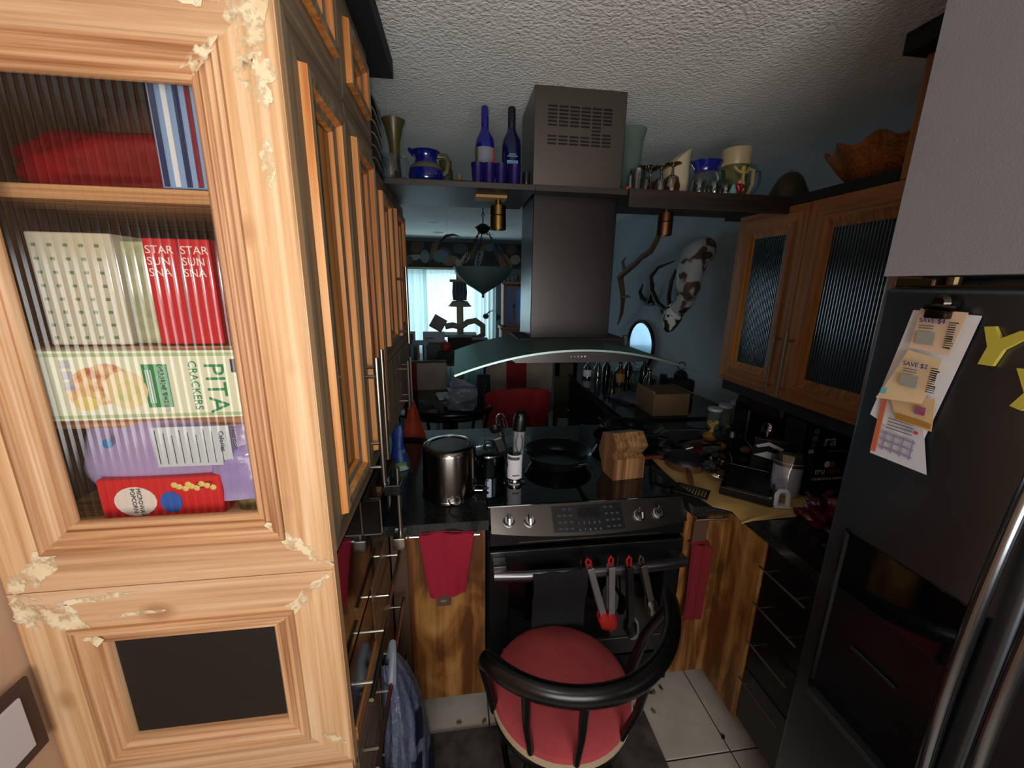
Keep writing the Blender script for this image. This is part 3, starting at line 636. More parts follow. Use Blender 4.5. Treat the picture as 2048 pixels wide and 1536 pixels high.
# wall outlet plate at the left
op=T('wall_outlet','white wall plate in a dark brown frame on the beige wall at lower left','outlet',(-.80,.61,.91))
L().box(.0005,-.075,-.075,.008,.085,.083,.002).o('frame',mat('dark_brown_frame','4a3530',.6),op); L().box(.004,-.052,-.052,.012,.062,.060,.002).o('cover_plate',mat('plate_white','d6d2d6',.4),op)
# ================================================================ ON THE SHELF
SZ=2.0665
def one(name,lab,cat,loc,prof,m,n=24,group=None,sx=1,sy=1):
    return M().lathe(prof,(0,0,0),n,sx=sx,sy=sy).o(name,m,smooth=True,label=lab,cat=cat,group=group,loc=loc)
cob=mat('cobalt_glaze','0b1560',.12,coat=.6); cobg=mat('cobalt_bottle','0a1470',.08,coat=.5); olive=mat('olive_glaze','3d3a20',.4); cobg2=mat('navy_bottle','08103a',.1,coat=.5)
pp=T('pitcher','round cobalt blue pitcher with an olive band at the left end of the shelf','pitcher',(-.108,1.75,SZ))
L().lathe([(0,0),(.05,0),(.066,.02),(.070,.042),(.064,.068),(.046,.088),(.040,.105),(.046,.124),(.054,.133),(.050,.132),(.036,.106),(.0,.09)],n=28).o('body',cob,pp,smooth=True)
L().lathe([(.0655,.066),(.060,.077),(.047,.0885)],n=28).o('glaze_band',mat('taupe_glaze','55503f',.4),pp,smooth=True)
L().tube([(-.042,0,.122),(-.058,0,.138),(-.066,0,.141)],[.012,.010,.006],8).o('spout',cob,pp,smooth=True)
L().tube([(.045,0,.122),(.075,0,.12),(.085,0,.095),(.078,0,.065),(.064,0,.055)],.009,8,1.3).o('handle',olive,pp,smooth=True)
def bottle(x,y,lab,m,neck,lbl,group=None):
    t=T('bottle',lab,'bottle',(x,y,SZ))
    L().lathe([(0,0),(.036,0),(.038,.004),(.038,.165),(.034,.190),(.020,.215),(.0145,.232),(.0135,.30),(0,.30)],n=24).o('body',m,t,smooth=True)
    L().lathe([(.0137,.225),(.0150,.232),(.0152,.298),(.012,.304),(0,.304)],n=20).o('neck_sleeve',neck,t,smooth=True)
    return t
b1=bottle(.122,1.75,'royal blue wine bottle with a pale paper label on the shelf',cobg,cobg,0)
L().lathe([(.0384,.065),(.0384,.155)],n=20,a0=185,a1=345).o('label',mat('grey_label','7d7f86',.7,c2='666b7a',ns=30),b1,smooth=True)
L().lathe([(.0386,.066),(.0386,.154)],n=10,a0=180,a1=222).o('label',mat('olive_label','4a4b2c',.7),b1,smooth=True)
L().lathe([(.0387,.10),(.0387,.15)],n=6,a0=318,a1=345).o('label_patch',mat('orange_patch','c5452a',.7),b1,smooth=True)
L().ball((.006,-.0375,.082),.017,12,(1,.12,1)).o('label_patch',mat('teal_patch','3d6a80',.7),b1,smooth=True)
b2=bottle(.226,1.74,'dark navy wine bottle with printed blue lettering next to the labelled one',cobg2,mat('black_foil','0b0a14',.5),0)
mat('pale_blue_print','5f86a8',.7)
for z_,w_ in((.128,.014),(.121,.020),(.088,.018),(.082,.022)): L().box(-w_,-.0392,z_,w_,-.0385,z_+.0038).o('printed_line',MATS['pale_blue_print'],b2)
L().box(-.022,-.0392,.096,.022,-.0385,.108).o('label_patch',MATS['pale_blue_print'],b2)
cupm=glass('violet_blue_glass','2a1f78',.10,.05)
for i,x in enumerate((.088,.131,.176,.228)):
    one('cup',['first of four blue-violet glass cups, nearest the blue pitcher','second blue-violet glass cup, in front of the labelled bottle','third blue-violet glass cup, in front of the navy bottle','last of the four blue-violet glass cups, nearest the hood'][i],'cup',(x,1.655,SZ),[(0,.004),(.018,.004),(.024,.078),(.0255,.078),(.0195,0),(0,0)],mat('violet_cup','181050',.15,coat=.5),group='blue cups on the shelf')
one('cork_stopper','small brown cork-topped vial on the shelf beside the blue pitcher','vial',(.02,1.72,SZ),[(0,0),(.007,0),(.008,.03),(.010,.03),(.010,.05),(0,.05)],mat('cork','7a5a34',.8),14)
M().box(-.05,-.012,0,.05,.012,.012,.003).o('pen_tray',blkm,label='thin dark tray lying between the blue pitcher and the cups',cat='tray',loc=(.03,1.64,SZ))
one('olive_jar','small olive jar standing behind the blue pitcher handle','jar',(-.035,1.83,SZ),[(0,0),(.026,0),(.03,.02),(.03,.085),(.024,.10),(.026,.125),(0,.125)],olive)
bt=T('small_jar','small black-lidded glass jar against the hood chimney','jar',(.272,1.64,SZ)); L().lathe([(0,0),(.013,0),(.013,.015),(0,.015)],n=16).o('body',glass('clear_glass','dfe8ea',.12),bt,smooth=True); L().lathe([(0,.015),(.0155,.015),(.0155,.05),(0,.05)],n=16).o('lid',blk,bt,smooth=True)
one('vase','tall olive-brown flared vase at the far left end of the shelf','vase',(-.232,1.80,SZ),[(0,0),(.03,0),(.022,.03),(.018,.11),(.022,.17),(.034,.225),(.046,.252),(.042,.252),(.028,.22),(.012,.11),(0,.1)],mat('olive_vase','4a4220',.35))
gp=T('glass_jug','small clear glass jug behind the pine cabinet at the shelf end','jug',(-.236,1.70,SZ))
cg=glass('clear_glass','dfe8ea',.12)
L().lathe([(0,0),(.035,0),(.04,.03),(.036,.08),(.034,.10)],n=20).o('body',cg,gp,smooth=True)
L().tube([(.034,0,.095),(.055,0,.097),(.064,0,.075),(.058,0,.035),(.038,0,.015)],.0045,8).o('handle',cg,gp,smooth=True)
# wire rack on the hutch
wr=T('wine_rack','dark rack with curved pale wires on top of the hutch','rack',(-.36,1.60,2.062))
L().box(-.10,-.155,0,.085,.17,.012,.002).box(-.10,-.155,.26,.085,.17,.27,.002).box(-.10,.155,.01,.085,.17,.26).box(-.10,-.15,.01,-.09,.16,.26).o('body',mat('rack_dark','15130f',.7),wr)
for i in range(6):
    z=.03+.038*i
    L().tube([(.092,-.13+.26*t,z+.03*math.sin(PI*t)) for t in [k/8 for k in range(9)]],.003,6).o('wire',mat('rack_wire','a6a196',.4,.6),wr,smooth=True)
# right half of the shelf
one('vase','tall green-tinted glass vase right of the hood chimney','vase',(.733,1.76,SZ),[(0,.01),(.036,.008),(.040,.0),(.042,.05),(.040,.14),(.046,.22),(.056,.262),(.0535,.264),(.043,.22),(.037,.14),(.038,.02),(0,.016)],sheer('green_frost','8ba095',.35),28)
gl=T('cruet','small cut-glass cruet with a red stopper beside the hood chimney','cruet',(.672,1.63,SZ))
L().lathe([(0,0),(.014,0),(.018,.02),(.012,.045),(.014,.06)],(0.012,0,0),14).o('body',cg,gl,smooth=True); L().ball((-.002,-.01,.008),.010).o('stopper',mat('red_plastic','b0291f',.4),gl,smooth=True)
one('tumbler','clear tumbler in front of the tall green vase','glass',(.722,1.65,SZ),[(0,.003),(.025,.003),(.031,.085),(.033,.085),(.027,0),(0,0)],cg)
amb=glass('amber_glass','a8935e',.22,.06,1.2)
for i,(x,y,h) in enumerate(((.775,1.70,1),(.812,1.73,1.03),(.838,1.685,1.),(.862,1.64,.93))):
    one('goblet',['amber stemmed glass turned upside down, nearest the green vase','amber upside-down stemmed glass, second from the green vase','amber upside-down stemmed glass, third from the green vase','rightmost amber stemmed glass, in front of the cream jug'][i],'glass',(x,y,SZ),[(.030,0),(.033,.03),(.024,.062),(.006,.074),(.004,.098),(.012,.104),(.031,.110),(.031,.113),(0,.113)],amb,group='upside-down amber glasses')
ju=T('jug','tall cream ceramic jug with a slanting rim on the shelf','jug',(.948,1.79,SZ))
def jf(u,v):
    a=2*PI*u; r_=.056-.012*v+.006*math.sin(v*PI); h=(.172+.045*math.cos(a))*v
    return (r_*math.cos(a)*(1+.55*max(0,math.cos(a))**3*v**6),r_*math.sin(a),h)
q=L().grid(jf,28,12,.004); q.o('body',mat('cream_ceramic','b5a98a',.3),ju,smooth=True); L().lathe([(0,.002),(.045,.002)]).o('base',MATS['cream_ceramic'],ju)
L().tube([(-.044,0,.10),(-.07,0,.095),(-.072,0,.05),(-.047,0,.03)],.006,8).o('handle',MATS['cream_ceramic'],ju,smooth=True)
gj=T('glass_pitcher','round clear glass pitcher with a cobalt blue rim on the shelf','pitcher',(1.075,1.76,SZ))
L().lathe([(0,.004),(.045,.0),(.062,.03),(.064,.07),(.055,.105),(.042,.122)],n=26).o('body',cg,gj,smooth=True)
L().lathe([(.042,.122),(.045,.135),(.056,.152),(.060,.160),(.056,.160),(.042,.136),(.040,.122)],n=26,sx=1.15).o('rim',mat('blue_rim','1a1f74',.15,coat=.4),gj,smooth=True)
L().tube([(.05,0,.135),(.085,0,.13),(.092,0,.09),(.078,0,.05),(.062,0,.045)],.006,8).o('handle',cg,gj,smooth=True)
for i,(x,y) in enumerate(((1.005,1.68),(1.06,1.66),(1.12,1.67))):
    one('tumbler',['clear glass standing just right of the cream jug','clear glass in front of the blue-rimmed pitcher','clear glass between the blue-rimmed pitcher and the stein'][i],'glass',(x,y,SZ),[(0,.003),(.022,.003),(.03,.03),(.026,.066-.008*i),(.028,.066-.008*i),(.032,.03),(.024,0),(0,0)],cg)
stn=T('stein','cream ceramic stein with a painted figure on a dark ground','stein',(1.225,1.78,SZ)); crm=mat('cream_stein','b3a27c',.35)
L().lathe([(0,0),(.060,0),(.062,.01),(.056,.02),(.054,.145),(.056,.16)],n=28).o('body',mat('stein_ground','202a16',.5,c2='6d6a35',ns=25),stn,smooth=True)
L().lathe([(.056,.155),(.060,.165),(.058,.20),(.062,.215),(.060,.222),(.052,.222),(.050,.16),(0,.16)],n=28).o('rim',crm,stn,smooth=True)
L().ball((.0,-.058,.135),.011,10,(1,.3,1)).tube([(0,-.058,.125),(0,-.059,.085)],[.010,.013],8,.4).tube([(0,-.058,.118),(-.022,-.054,.125),(-.034,-.045,.143)],.006,6).tube([(0,-.058,.118),(.022,-.054,.122),(.034,-.045,.14)],.006,6).tube([(-.004,-.058,.085),(-.008,-.058,.045)],.007,6).tube([(.005,-.058,.085),(.008,-.058,.045)],.007,6).o('painted_figure',mat('figure_yellow','b0a25a',.5),stn,smooth=True)
L().tube([(.054,0,.15),(.088,0,.145),(.092,0,.09),(.075,0,.04),(.056,0,.03)],.009,8).o('handle',crm,stn,smooth=True)
hf=T('figurine','small red heart-shaped figurine with a pink head in front of the stein','figurine',(1.155,1.635,SZ))
L().ball((-.007,0,.042),.011).ball((.009,0,.042),.011).lathe([(0,0),(.004,.006),(.017,.04),(0,.045)],n=14,sy=.7).o('body',mat('ruby','8e1220',.15,coat=.5),hf,smooth=True); L().ball((0,0,.058),.008).o('head',mat('pink','b88078',.5),hf,smooth=True)
one('figurine','small mint green figurine left of the red heart figurine','figurine',(1.125,1.63,SZ),[(0,0),(.013,0),(.016,.015),(.009,.034),(.007,.044),(0,.05)],mat('mint_glaze','6f9c92',.3),14)
tp=T('glass_pitcher','tall clear glass pitcher standing behind the stein handle','pitcher',(1.315,1.84,SZ)); L().lathe([(0,.002),(.035,.0),(.04,.05),(.044,.15),(.05,.175)],n=22).o('body',cg,tp,smooth=True); L().tube([(.046,0,.16),(.078,0,.158),(.08,0,.10),(.045,0,.05)],.007,8).o('handle',cg,tp,smooth=True)
dm=T('lidded_dish','large dark olive dome-shaped lidded dish with a glass knob on the shelf','dish',(1.468,1.74,SZ))
L().lathe([(0,0),(.088,0),(.09,.012),(.078,.045),(.060,.085),(.045,.115),(.024,.132),(0,.136)],n=28).o('dome',mat('dark_olive_dome','3a3718',.45,c2='2c2a14',ns=20),dm,smooth=True); L().ball((0,0,.147),.010).o('knob',cg,dm,smooth=True)
for i in range(14): L().ball((.084*math.cos(4.0+.12*i),.084*math.sin(4.0+.12*i),.016),.0045,6).o('bead',mat('pearl','cfd2d8',.2),dm,smooth=True)
M().box(-.05,-.03,0,.05,.03,.028,.003).o('wood_block',mat('orange_wood_block','7a3d1c',.5),label='small orange-brown wooden block right of the olive dome',cat='block',loc=(1.60,1.75,SZ),rz=.2)
# carved wooden bowl on the cabinet
bw=T('wooden_bowl','large orange-brown carved wooden bowl with a wavy rim on the wall cabinet','bowl',(1.50,1.36,2.0668)); 
def bwf(u,v):
    a=2*PI*u; w=1+.07*math.sin(a*9)*v; r_=(.075+.105*v**.7)*w
    return (r_*math.cos(a)*.82, r_*math.sin(a)*1.05, .004+.125*v+.012*math.sin(a*9+1)*v)
bwm=wood('bowl_wood','5c3312','8f5524','ab6c30','x',.4,2,0,seed=55)
L().grid(bwf,72,8,.006).lathe([(0,.004),(.078,.004)],sx=.82,sy=1.05).o('body',bwm,bw,smooth=True)
L().box(-.03,-.20,.10,.03,-.16,.125,.006).o('handle',bwm,bw)
# ================================================================ COOKTOP AND WORKTOP LEFT
CZ=.9225
pz=T('stock_pot','large stainless stock pot standing upside down on the left worktop','pot',(-.038,1.437,.9105))
L().lathe([(.104,0),(.107,.003),(.104,.006),(.1025,.012),(.1025,.185),(.098,.2),(.092,.204),(.074,.204),(.071,.2005),(0,.2005)],n=44).o('body',mat('pot_steel','8c8680',.17,1),pz,smooth=True)
for a in(-80,-10):
    c,s_=math.cos(R(a)),math.sin(R(a)); pts=[]
    for t in(-.30,-.28,-.15,0,.15,.28,.30):
        rr=.102 if abs(t)>.29 else .150-.9*t*t; pts.append((rr*math.cos(R(a)+t),rr*math.sin(R(a)+t),.038 if abs(t)>.29 else .022))
    L().tube(pts,.0035,8).o('handle',chrome,pz,smooth=True)
sp=T('saucepan','shiny small saucepan behind the stock pot beside the utensil jar','pan',(.125,1.58,CZ))
L().lathe([(0,.002),(.070,.0),(.072,.004),(.072,.085),(.075,.09),(.070,.088),(.068,.006),(0,.006)],n=36).o('body',mat('pan_steel','7d8a94',.12,1),sp,smooth=True)
L().lathe([(.073,.090),(.070,.096),(.03,.108),(0,.110)],n=36).o('lid',mat('pan_lid','9aa0a4',.15,1),sp,smooth=True)
L().tube([(-.02,0,.108),(-.012,0,.135),(.012,0,.135),(.02,0,.108)],.006,8).o('lid_handle',blk,sp,smooth=True)
uj=T('utensil_jar','slim jar with a white label on a chrome base holding cooking tools','jar',(.222,1.475,CZ))
L().lathe([(0,0),(.045,0),(.045,.004),(.028,.009),(.026,.016),(0,.018)],n=28).o('base',chrome,uj,smooth=True)
L().lathe([(.028,.012),(.030,.016),(.030,.14),(.028,.14),(.027,.016),(0,.014)],n=28).o('body',glass('jar_glass','c9d2d4',.15),uj,smooth=True)
L().lathe([(.0308,.022),(.0308,.125)],n=16,a0=190,a1=330).o('label',paperW,uj,smooth=True)
L().lathe([(.0311,.105),(.0311,.118)],n=12,a0=200,a1=300).lathe([(.0311,.036),(.0311,.041)],n=8,a0=245,a1=300).o('label_band',mat('label_grey','4c4c52',.7),uj,smooth=True)
ib=T('stick_blender','stick blender with a pale body and black grip standing in the jar','blender',(.232,1.475,.945))
L().tube([(0,0,0),(.003,0,.09),(.006,0,.20)],[.017,.021,.0235],16).o('body',mat('blender_grey','8d8d92',.35),ib,smooth=True)
L().tube([(.006,0,.20),(.008,-.001,.245),(.006,-.004,.268),(-.004,-.008,.272)],[.0265,.027,.022,.012],16).o('grip',blk,ib,smooth=True)
L().tube([(.0,-.02,.20),(-.012,-.03,.15),(.0,-.032,.11),(.014,-.03,.13),(.016,-.025,.17),(.006,-.02,.19)],.0018,6).o('cord',blk,ib,smooth=True)
wk=T('whisk','wire balloon whisk standing up from the utensil jar','whisk',(.205,1.50,.945),rot=(R(-4),R(-9),0))
L().tube([(0,0,0),(0,0,.16)],.004,8).o('handle',nickel,wk,smooth=True)
for k in range(5):
    a=PI*k/5; L().tube([(math.cos(a)*.026*math.sin(t)*1.0,math.sin(a)*.026*math.sin(t),.16+.10*(1-math.cos(t))/2*1.) for t in [PI*i/7 for i in range(8)]]+[(-math.cos(a)*.026*math.sin(t),-math.sin(a)*.026*math.sin(t),.16+.10*(1-math.cos(t))/2) for t in [PI*i/7 for i in range(6,-1,-1)]],.0009,5).o('wire',chrome,wk,smooth=True)
spn=T('spatula','black spatula leaning left out of the utensil jar','spatula',(.213,1.468,.945),rot=(0,R(-20),0)); L().tube([(0,0,0),(0,0,.12)],.0045,8).o('handle',blk,spn,smooth=True); L().box(-.022,-.003,.115,.022,.003,.185,.008).o('blade',blk,spn)
ldl=T('ladle','black ladle with its bowl hanging left of the utensil jar','ladle',(.206,1.483,.945),rot=(0,R(-10),0)); L().tube([(0,0,0),(0,0,.21),(-.01,0,.225)],.004,8).o('handle',blk,ldl,smooth=True); L().lathe([(0,-.02),(.02,-.015),(.028,.004),(.026,.004),(.018,-.012),(0,-.016)],(-.025,0,.215),16).o('bowl',blk,ldl,smooth=True)
# frying pan
def skillet(name,lab,loc,rad,h,hl,hang,group=None,mt=None):
    t=T(name,lab,'pan',loc,rz=0)
    mt=mt or mat('nonstick','0c1013',.22,coat=.2)
    L().lathe([(0,.002),(rad*.74,0),(rad*.78,.002),(rad*.97,h),(rad,h+.001),(rad*.965,h-.001),(rad*.76,.006),(0,.006)],n=44).o('body',mt,t,smooth=True)
    L().lathe([(rad*.99,h-.0005),(rad*1.004,h+.0012),(rad*.975,h+.001)],n=44).o('rim',mat('rim_steel','7d8588',.25,1),t,smooth=True)
    a=R(hang); c,s_=math.cos(a),math.sin(a)
    L().tube([(c*rad*.95,s_*rad*.95,h*.75),(c*(rad+.03),s_*(rad+.03),h+.004),(c*(rad+hl*.6),s_*(rad+hl*.6),h+.02),(c*(rad+hl),s_*(rad+hl),h+.024)],[.007,.009,.012,.010],10,.6).o('handle',blk,t,smooth=True)
    L().tube([(c*rad*.97,s_*rad*.97,h*.75),(c*(rad+.035),s_*(rad+.035),h+.005)],.010,8,.6).o('handle_bracket',chrome,t,smooth=True)
    return t
skillet('frying_pan','black non-stick frying pan alone at the back of the cooktop',(.445,1.645,CZ),.155,.055,.10,-72)
# knife block (no knives)
kb=T('knife_block','empty laminated wood knife block on the right of the cooktop','knife block',(.69,1.50,CZ),rz=R(6))
kb.scale=(.9,1,1.2)
kw=wood('block_wood','6d3f1c','94602f','b58148','z',.45,1.5,0,seed=61)
kp=[(-.085,0),(.0,0),(.055,.04),(.065,.085),(.025,.17),(-.055,.195),(-.075,.14),(-.09,.085)]
prof=[(-.06,0),(.03,0),(.085,.07),(.055,.145),(-.03,.165),(-.075,.125),(-.035,.085),(-.06,.075)]
for i in range(5):
    x0=-.078+.0312*i
    L().prism(prof,x0+.0003,x0+.0309,'x').o('wood_block',wood('block_wood%d'%(i%3),('5f4026','543a24','66482e')[i%3],('8a6340','7b5838','976f4a')[i%3],('a8825a','9a7550','b28c64')[i%3],'z',.45,1.5,0,seed=61+i),kb)
for i in range(4): L().box(-.058+.032*i,-.04-.012,.146,-.054+.032*i,-.008,.1525,rot=Matrix.Rotation(R(24),3,'X')).o('slot',blkm,kb)
# pans behind the block
skillet('frying_pan','larger of two nested dark frying pans behind the knife block, handle to the right',(.905,1.86,.952),.150,.045,.20,-25)
skillet('saute_pan','lower dark pan under the nested frying pan behind the knife block',(.80,1.80,.9225),.135,.05,.08,100)
skillet('frying_pan','small dark frying pan between the knife block and the beige mat',(.985,1.70,.9105),.105,.04,.16,-15)
# ================================================================ LEFT WORKTOP EXTRAS
tg=T('tongs','black tongs lying on the back left of the worktop','tongs',(-.20,1.98,.9105),rz=R(-18))
L().box(-.13,-.014,0,.02,-.006,.012,.003).box(-.13,.004,0,.02,.012,.012,.003).o('arm',blk,tg); L().box(.02,-.018,.0,.07,-.002,.01,.003).box(.02,.002,.0,.07,.016,.01,.003).box(-.15,-.012,0,-.128,.012,.014,.004).o('tip',blkm,tg)
bl=T('snack_bag','upright blue snack bag with green and white foot beside the pine cabinet','bag',(-.262,1.66,.9105))
def bf(u,v): 
    a=2*PI*u; w=.040*(1-.55*v)+.004*math.sin(v*9); return (w*math.cos(a),.022*math.sin(a)*(1-.9*v),.20*v)
L().grid(bf,20,10).o('body',mat('blue_bag','16357e',.3,bmp=.3,bs=30,bd=.004),bl,smooth=True)
L().grid(lambda u,v:(.0415*math.cos(2*PI*u)*(1-.08*v),.0235*math.sin(2*PI*u),.002+.022*v),20,2).o('foot_band',mat('pale_band','9fa8a0',.4),bl,smooth=True)
L().grid(lambda u,v:(.041*math.cos(2*PI*u)*(1-.08*v)*.97,.0232*math.sin(2*PI*u),.024+.016*v),20,2).o('foot_band',mat('green_band','4e7f3a',.4),bl,smooth=True)
text(bl,'PIE',.022,(.005,-.0215,.085),(1,0,0),(0,0,1),mat('pale_blue_print','5f86a8',.7))
M().grid(lambda u,v:(.065*(u-.5)*2*(1-v),.0+.02*math.sin(u*PI),.24*v),10,8,.004).o('paper_cone',mat('orange_red_paper','8a2b14',.6,c2='a23c1a',ns=14),smooth=True,label='orange-red paper cone standing behind the blue bag',cat='cone',loc=(-.235,2.02,.9105))
# ================================================================ RIGHT WORKTOP CLUTTER
GZ=.9105
# beige mat, hanging over the corner
def mtf(u,v):
    ol=[((.905,1.70),(1.09,1.80)),((.90,1.55),(1.12,1.70)),((.895,1.38),(1.20,1.52)),((.935,1.222),(1.27,1.40)),((.99,1.19),(1.33,1.28)),((.985,1.125),(1.345,1.18)),((.975,1.118),(1.18,1.118))]
    t=u*(len(ol)-1); i=min(int(t),len(ol)-2); f=t-i
    a=Vector(ol[i][0]).lerp(Vector(ol[i+1][0]),f); b=Vector(ol[i][1]).lerp(Vector(ol[i+1][1]),f); p=a.lerp(b,v)
    x,y=p; z=GZ+.003+.0015*math.sin(u*22+v*6)
    dx=max(0,1.022-x) if y<1.225 else 0; dy=max(0,1.225-y) if x<1.022 else 0
    if x<1.022 and y<1.225: z-=min(dx,dy)*.25; 
    return (x,y,z)
M(off=(1.1,1.4,GZ)).grid(mtf,30,14,.0015).o('counter_mat',mat('beige_cloth','c6a46a',.85,c2='b8945a',ns=14,bmp=.2,bs=60),smooth=True,label='wrinkled beige cloth spread over the worktop corner',cat='cloth')
ZM=GZ+.006
ir=T('cast_pan','dark upturned pan with a brown rim and copper handle on the beige cloth','pan',(1.02,1.555,ZM),rz=0)
L().lathe([(.085,0),(.085,.028)],n=36).o('rim_band',mat('copper_brown','5d3a2a',.45,.3),ir,smooth=True)
L().lathe([(.085,.028),(.082,.036),(.07,.05),(.04,.056),(0,.057)],n=36).o('body',mat('iron_black','101013',.4),ir,smooth=True)
L().tube([(-.035,-.075,.018),(-.055,-.115,.028),(-.075,-.165,.018),(-.082,-.19,.010)],[.008,.010,.011,.008],10,.6).o('handle',mat('copper_handle','70452f',.4,.4),ir,smooth=True)
st_=T('slotted_spatula','black slotted spatula overhanging the counter edge by the range','spatula',(.905,1.315,ZM+.006),rz=R(-42))
for i in range(9): L().box(-.05+.0115*i,-.03,0,-.045+.0115*i,.032,.004,.001).o('slat',blk,st_)
L().box(-.058,-.043,0,.055,-.028,.005,.002).box(-.058,.03,0,.055,.044,.005,.002).box(-.062,-.043,0,-.050,.044,.005,.002).box(.052,-.043,0,.062,.044,.005,.002).o('frame',blk,st_); L().tube([(-.06,.0,.003),(-.10,.02,.02),(-.17,.04,.03)],.006,8).o('handle',blk,st_,smooth=True)
one('bowl','small dark red bowl on the worktop behind the upturned pan','bowl',(1.18,1.66,GZ),[(0,.003),(.035,0),(.062,.03),(.068,.045),(.064,.045),(.033,.006),(0,.006)],mat('red_enamel','751020',.2,coat=.4))
def lid(lab,x,y,r_,tilt,az,k):
    t=T('pan_cover',lab,'lid',(x,y,ZM+.016),rot=(R(tilt),R(k),R(az)))
    L().lathe([(r_,0),(r_*.95,.012),(r_*.6,.025),(0,.032)],n=32).o('body',glass('lid_glass','8c9a98',.2,.05,1.2),t,smooth=True)
    L().lathe([(r_*.97,-.002),(r_*1.02,0),(r_*1.0,.004),(r_*.96,.003)],n=32).o('rim',nickel,t,smooth=True)
    L().lathe([(0,.032),(.008,.033),(.007,.045),(.018,.052),(.016,.058),(0,.060)],n=18).o('knob',blk,t,smooth=True)
lid('glass pan lid with steel rim lying on the beige cloth',1.115,1.455,.075,8,10,6)
lid('tilted glass lid leaning behind the flat one',1.17,1.56,.07,38,-20,-15)
tr=T('baking_tray','black rectangular tray tilted across the beige cloth','tray',(1.165,1.335,ZM),rz=R(48))
L().box(-.13,-.085,0,.13,.085,.004,.001).box(-.135,-.09,.003,-.128,.09,.034,.002).box(.128,-.09,.003,.135,.09,.034,.002).box(-.13,-.09,.003,.13,-.083,.034,.002).box(-.13,.083,.003,.13,.09,.034,.002).o('body',mat('tray_black','070708',.25),tr)
L().box(-.115,-.075,.006,.115,.075,.032,.004).o('contents',mat('slab_black','08080a',.45),tr)
pc=T('measuring_cups','small clear plastic measuring cups with an amber bottom near the tray corner','cup',(1.19,1.235,ZM))
L().lathe([(0,.002),(.020,0),(.026,.03),(.024,.03),(.018,.003)],n=20).o('body',cg,pc,smooth=True); L().lathe([(0,.003),(.019,.003),(.021,.012),(0,.012)],n=18).o('contents',mat('amber_juice','8c5a2a',.3),pc,smooth=True)
wc=T('white_clip_stand','white plastic arch-shaped handle piece standing on the beige cloth','plastic part',(1.185,1.185,ZM),rz=R(-15))
L().tube([(-.022,0,.002),(-.020,0,.05),(-.012,0,.062),(.010,0,.062),(.018,0,.052),(.022,0,.002)],.0065,8,1.4).o('arch',white,wc,smooth=True); L().box(-.045,-.01,.012,-.018,.012,.030,.004).box(-.03,-.015,0,.03,.015,.006,.002).o('foot',white,wc)
ptl=T('towel_roll','white rolled towel in clear plastic with a grey-brown top on the right worktop','roll',(1.285,1.285,GZ),rot=(R(-6),R(5),0))
L().lathe([(0,0),(.046,.0),(.050,.02),(.050,.13),(.046,.142),(0,.145)],n=30).o('roll',mat('white_roll','e4e8f2',.9,bmp=.4,bs=40),ptl,smooth=True)
L().lathe([(.051,.115),(.049,.140),(.040,.158),(0,.165)],n=30).o('top_cap',mat('taupe_cap','4a443c',.7),ptl,smooth=True)
L().grid(lambda u,v:((.060+.004*math.sin(u*40+v*5))*math.cos(2*PI*u),(.060+.004*math.sin(u*31))*math.sin(2*PI*u),-.0+.165*v),48,8).o('wrapper',glass('film','dfe3ea',.12,.12),ptl,smooth=True)
bk=T('spiral_book','dark booklet with white corner flashes leaning behind the towel roll','book',(1.315,1.43,GZ),rot=(R(18),0,R(-35)))
L().box(-.06,-.008,0,.06,.008,.20,.002).o('cover',mat('dark_cover','14181a',.5),bk)
L().prism([(-.055,.165),(-.01,.19),(.045,.165),(.04,.15),(-.008,.172),(-.045,.155)],-.0095,-.0083,'y').prism([(-.055,.115),(-.01,.14),(.045,.13),(.03,.10)],-.0095,-.0083,'y').o('corner_flash',mat('flash_white','c4c8cc',.6),bk)
# black boxes with printed lettering
bx1=carton('printed_box',1.405,1.362,GZ,1.68,1.46,1.175,mat('navy_box','0a0b16',.4),'tall dark navy box with pale lettering against the right wall')
text(bx1,'ra',.072,(1.505,1.3610,1.070),(1,0,0),(0,0,1),mat('grey_lettering','c8ced8',.6),off=bx1.location)
M(off=bx1.location).box(1.53,1.3606,1.042,1.62,1.3616,1.050).o('printed_line',mat('grey_dim','6c7084',.6),bx1)
for i,c in enumerate(('4f6c78','3f7076','3d3670','b0b6bc')):
    M(off=bx1.location).lathe([(.008,1.3600),(.0125,1.3600),(.0125,1.3618),(.0,1.3618)] if i==3 else [(0,1.3600),(.0125,1.3600),(.0125,1.3618)],(1.462-.003*i,0,1.135-.030*i),16,'y').o('badge',mat('badge_'+c,c,.6),bx1)
M(off=bx1.location).prism([(1.408,1.045),(1.408,.995),(1.442,1.030)],1.3602,1.3615,'y').o('orange_triangle',mat('orange_print','b87a1c',.6),bx1)
bx2=carton('snack_box',1.39,1.285,GZ,1.60,1.35,1.045,mat('black_box','0b0b10',.4),'low black snack box with white and orange lettering in front of the navy box')
text(bx2,'tru',.038,(1.405,1.2838,.985),(1,0,0),(0,0,1),mat('grey_lettering','c8ced8',.6),off=bx2.location)
text(bx2,'eats',.038,(1.463,1.2838,.985),(1,0,0),(0,0,1),mat('rust_lettering','8a4a26',.6),off=bx2.location)
text(bx2,'YOURCAKE & WAFFLE',.015,(1.395,1.2838,.958),(1,0,0),(0,0,1),MATS['grey_lettering'],off=bx2.location)
M(off=bx2.location).prism([(1.475+.016*math.cos(t),1.024+.012*math.sin(t)) for t in [i*.45 for i in range(14)]],1.2835,1.2848,'y').o('leaf_logo',MATS['rust_lettering'],bx2)
M(off=bx2.location).prism([(1.455+.012*math.cos(t),1.026+.014*math.sin(t)) for t in [i*.45 for i in range(14)]],1.2832,1.2845,'y').o('leaf_logo',MATS['grey_lettering'],bx2)
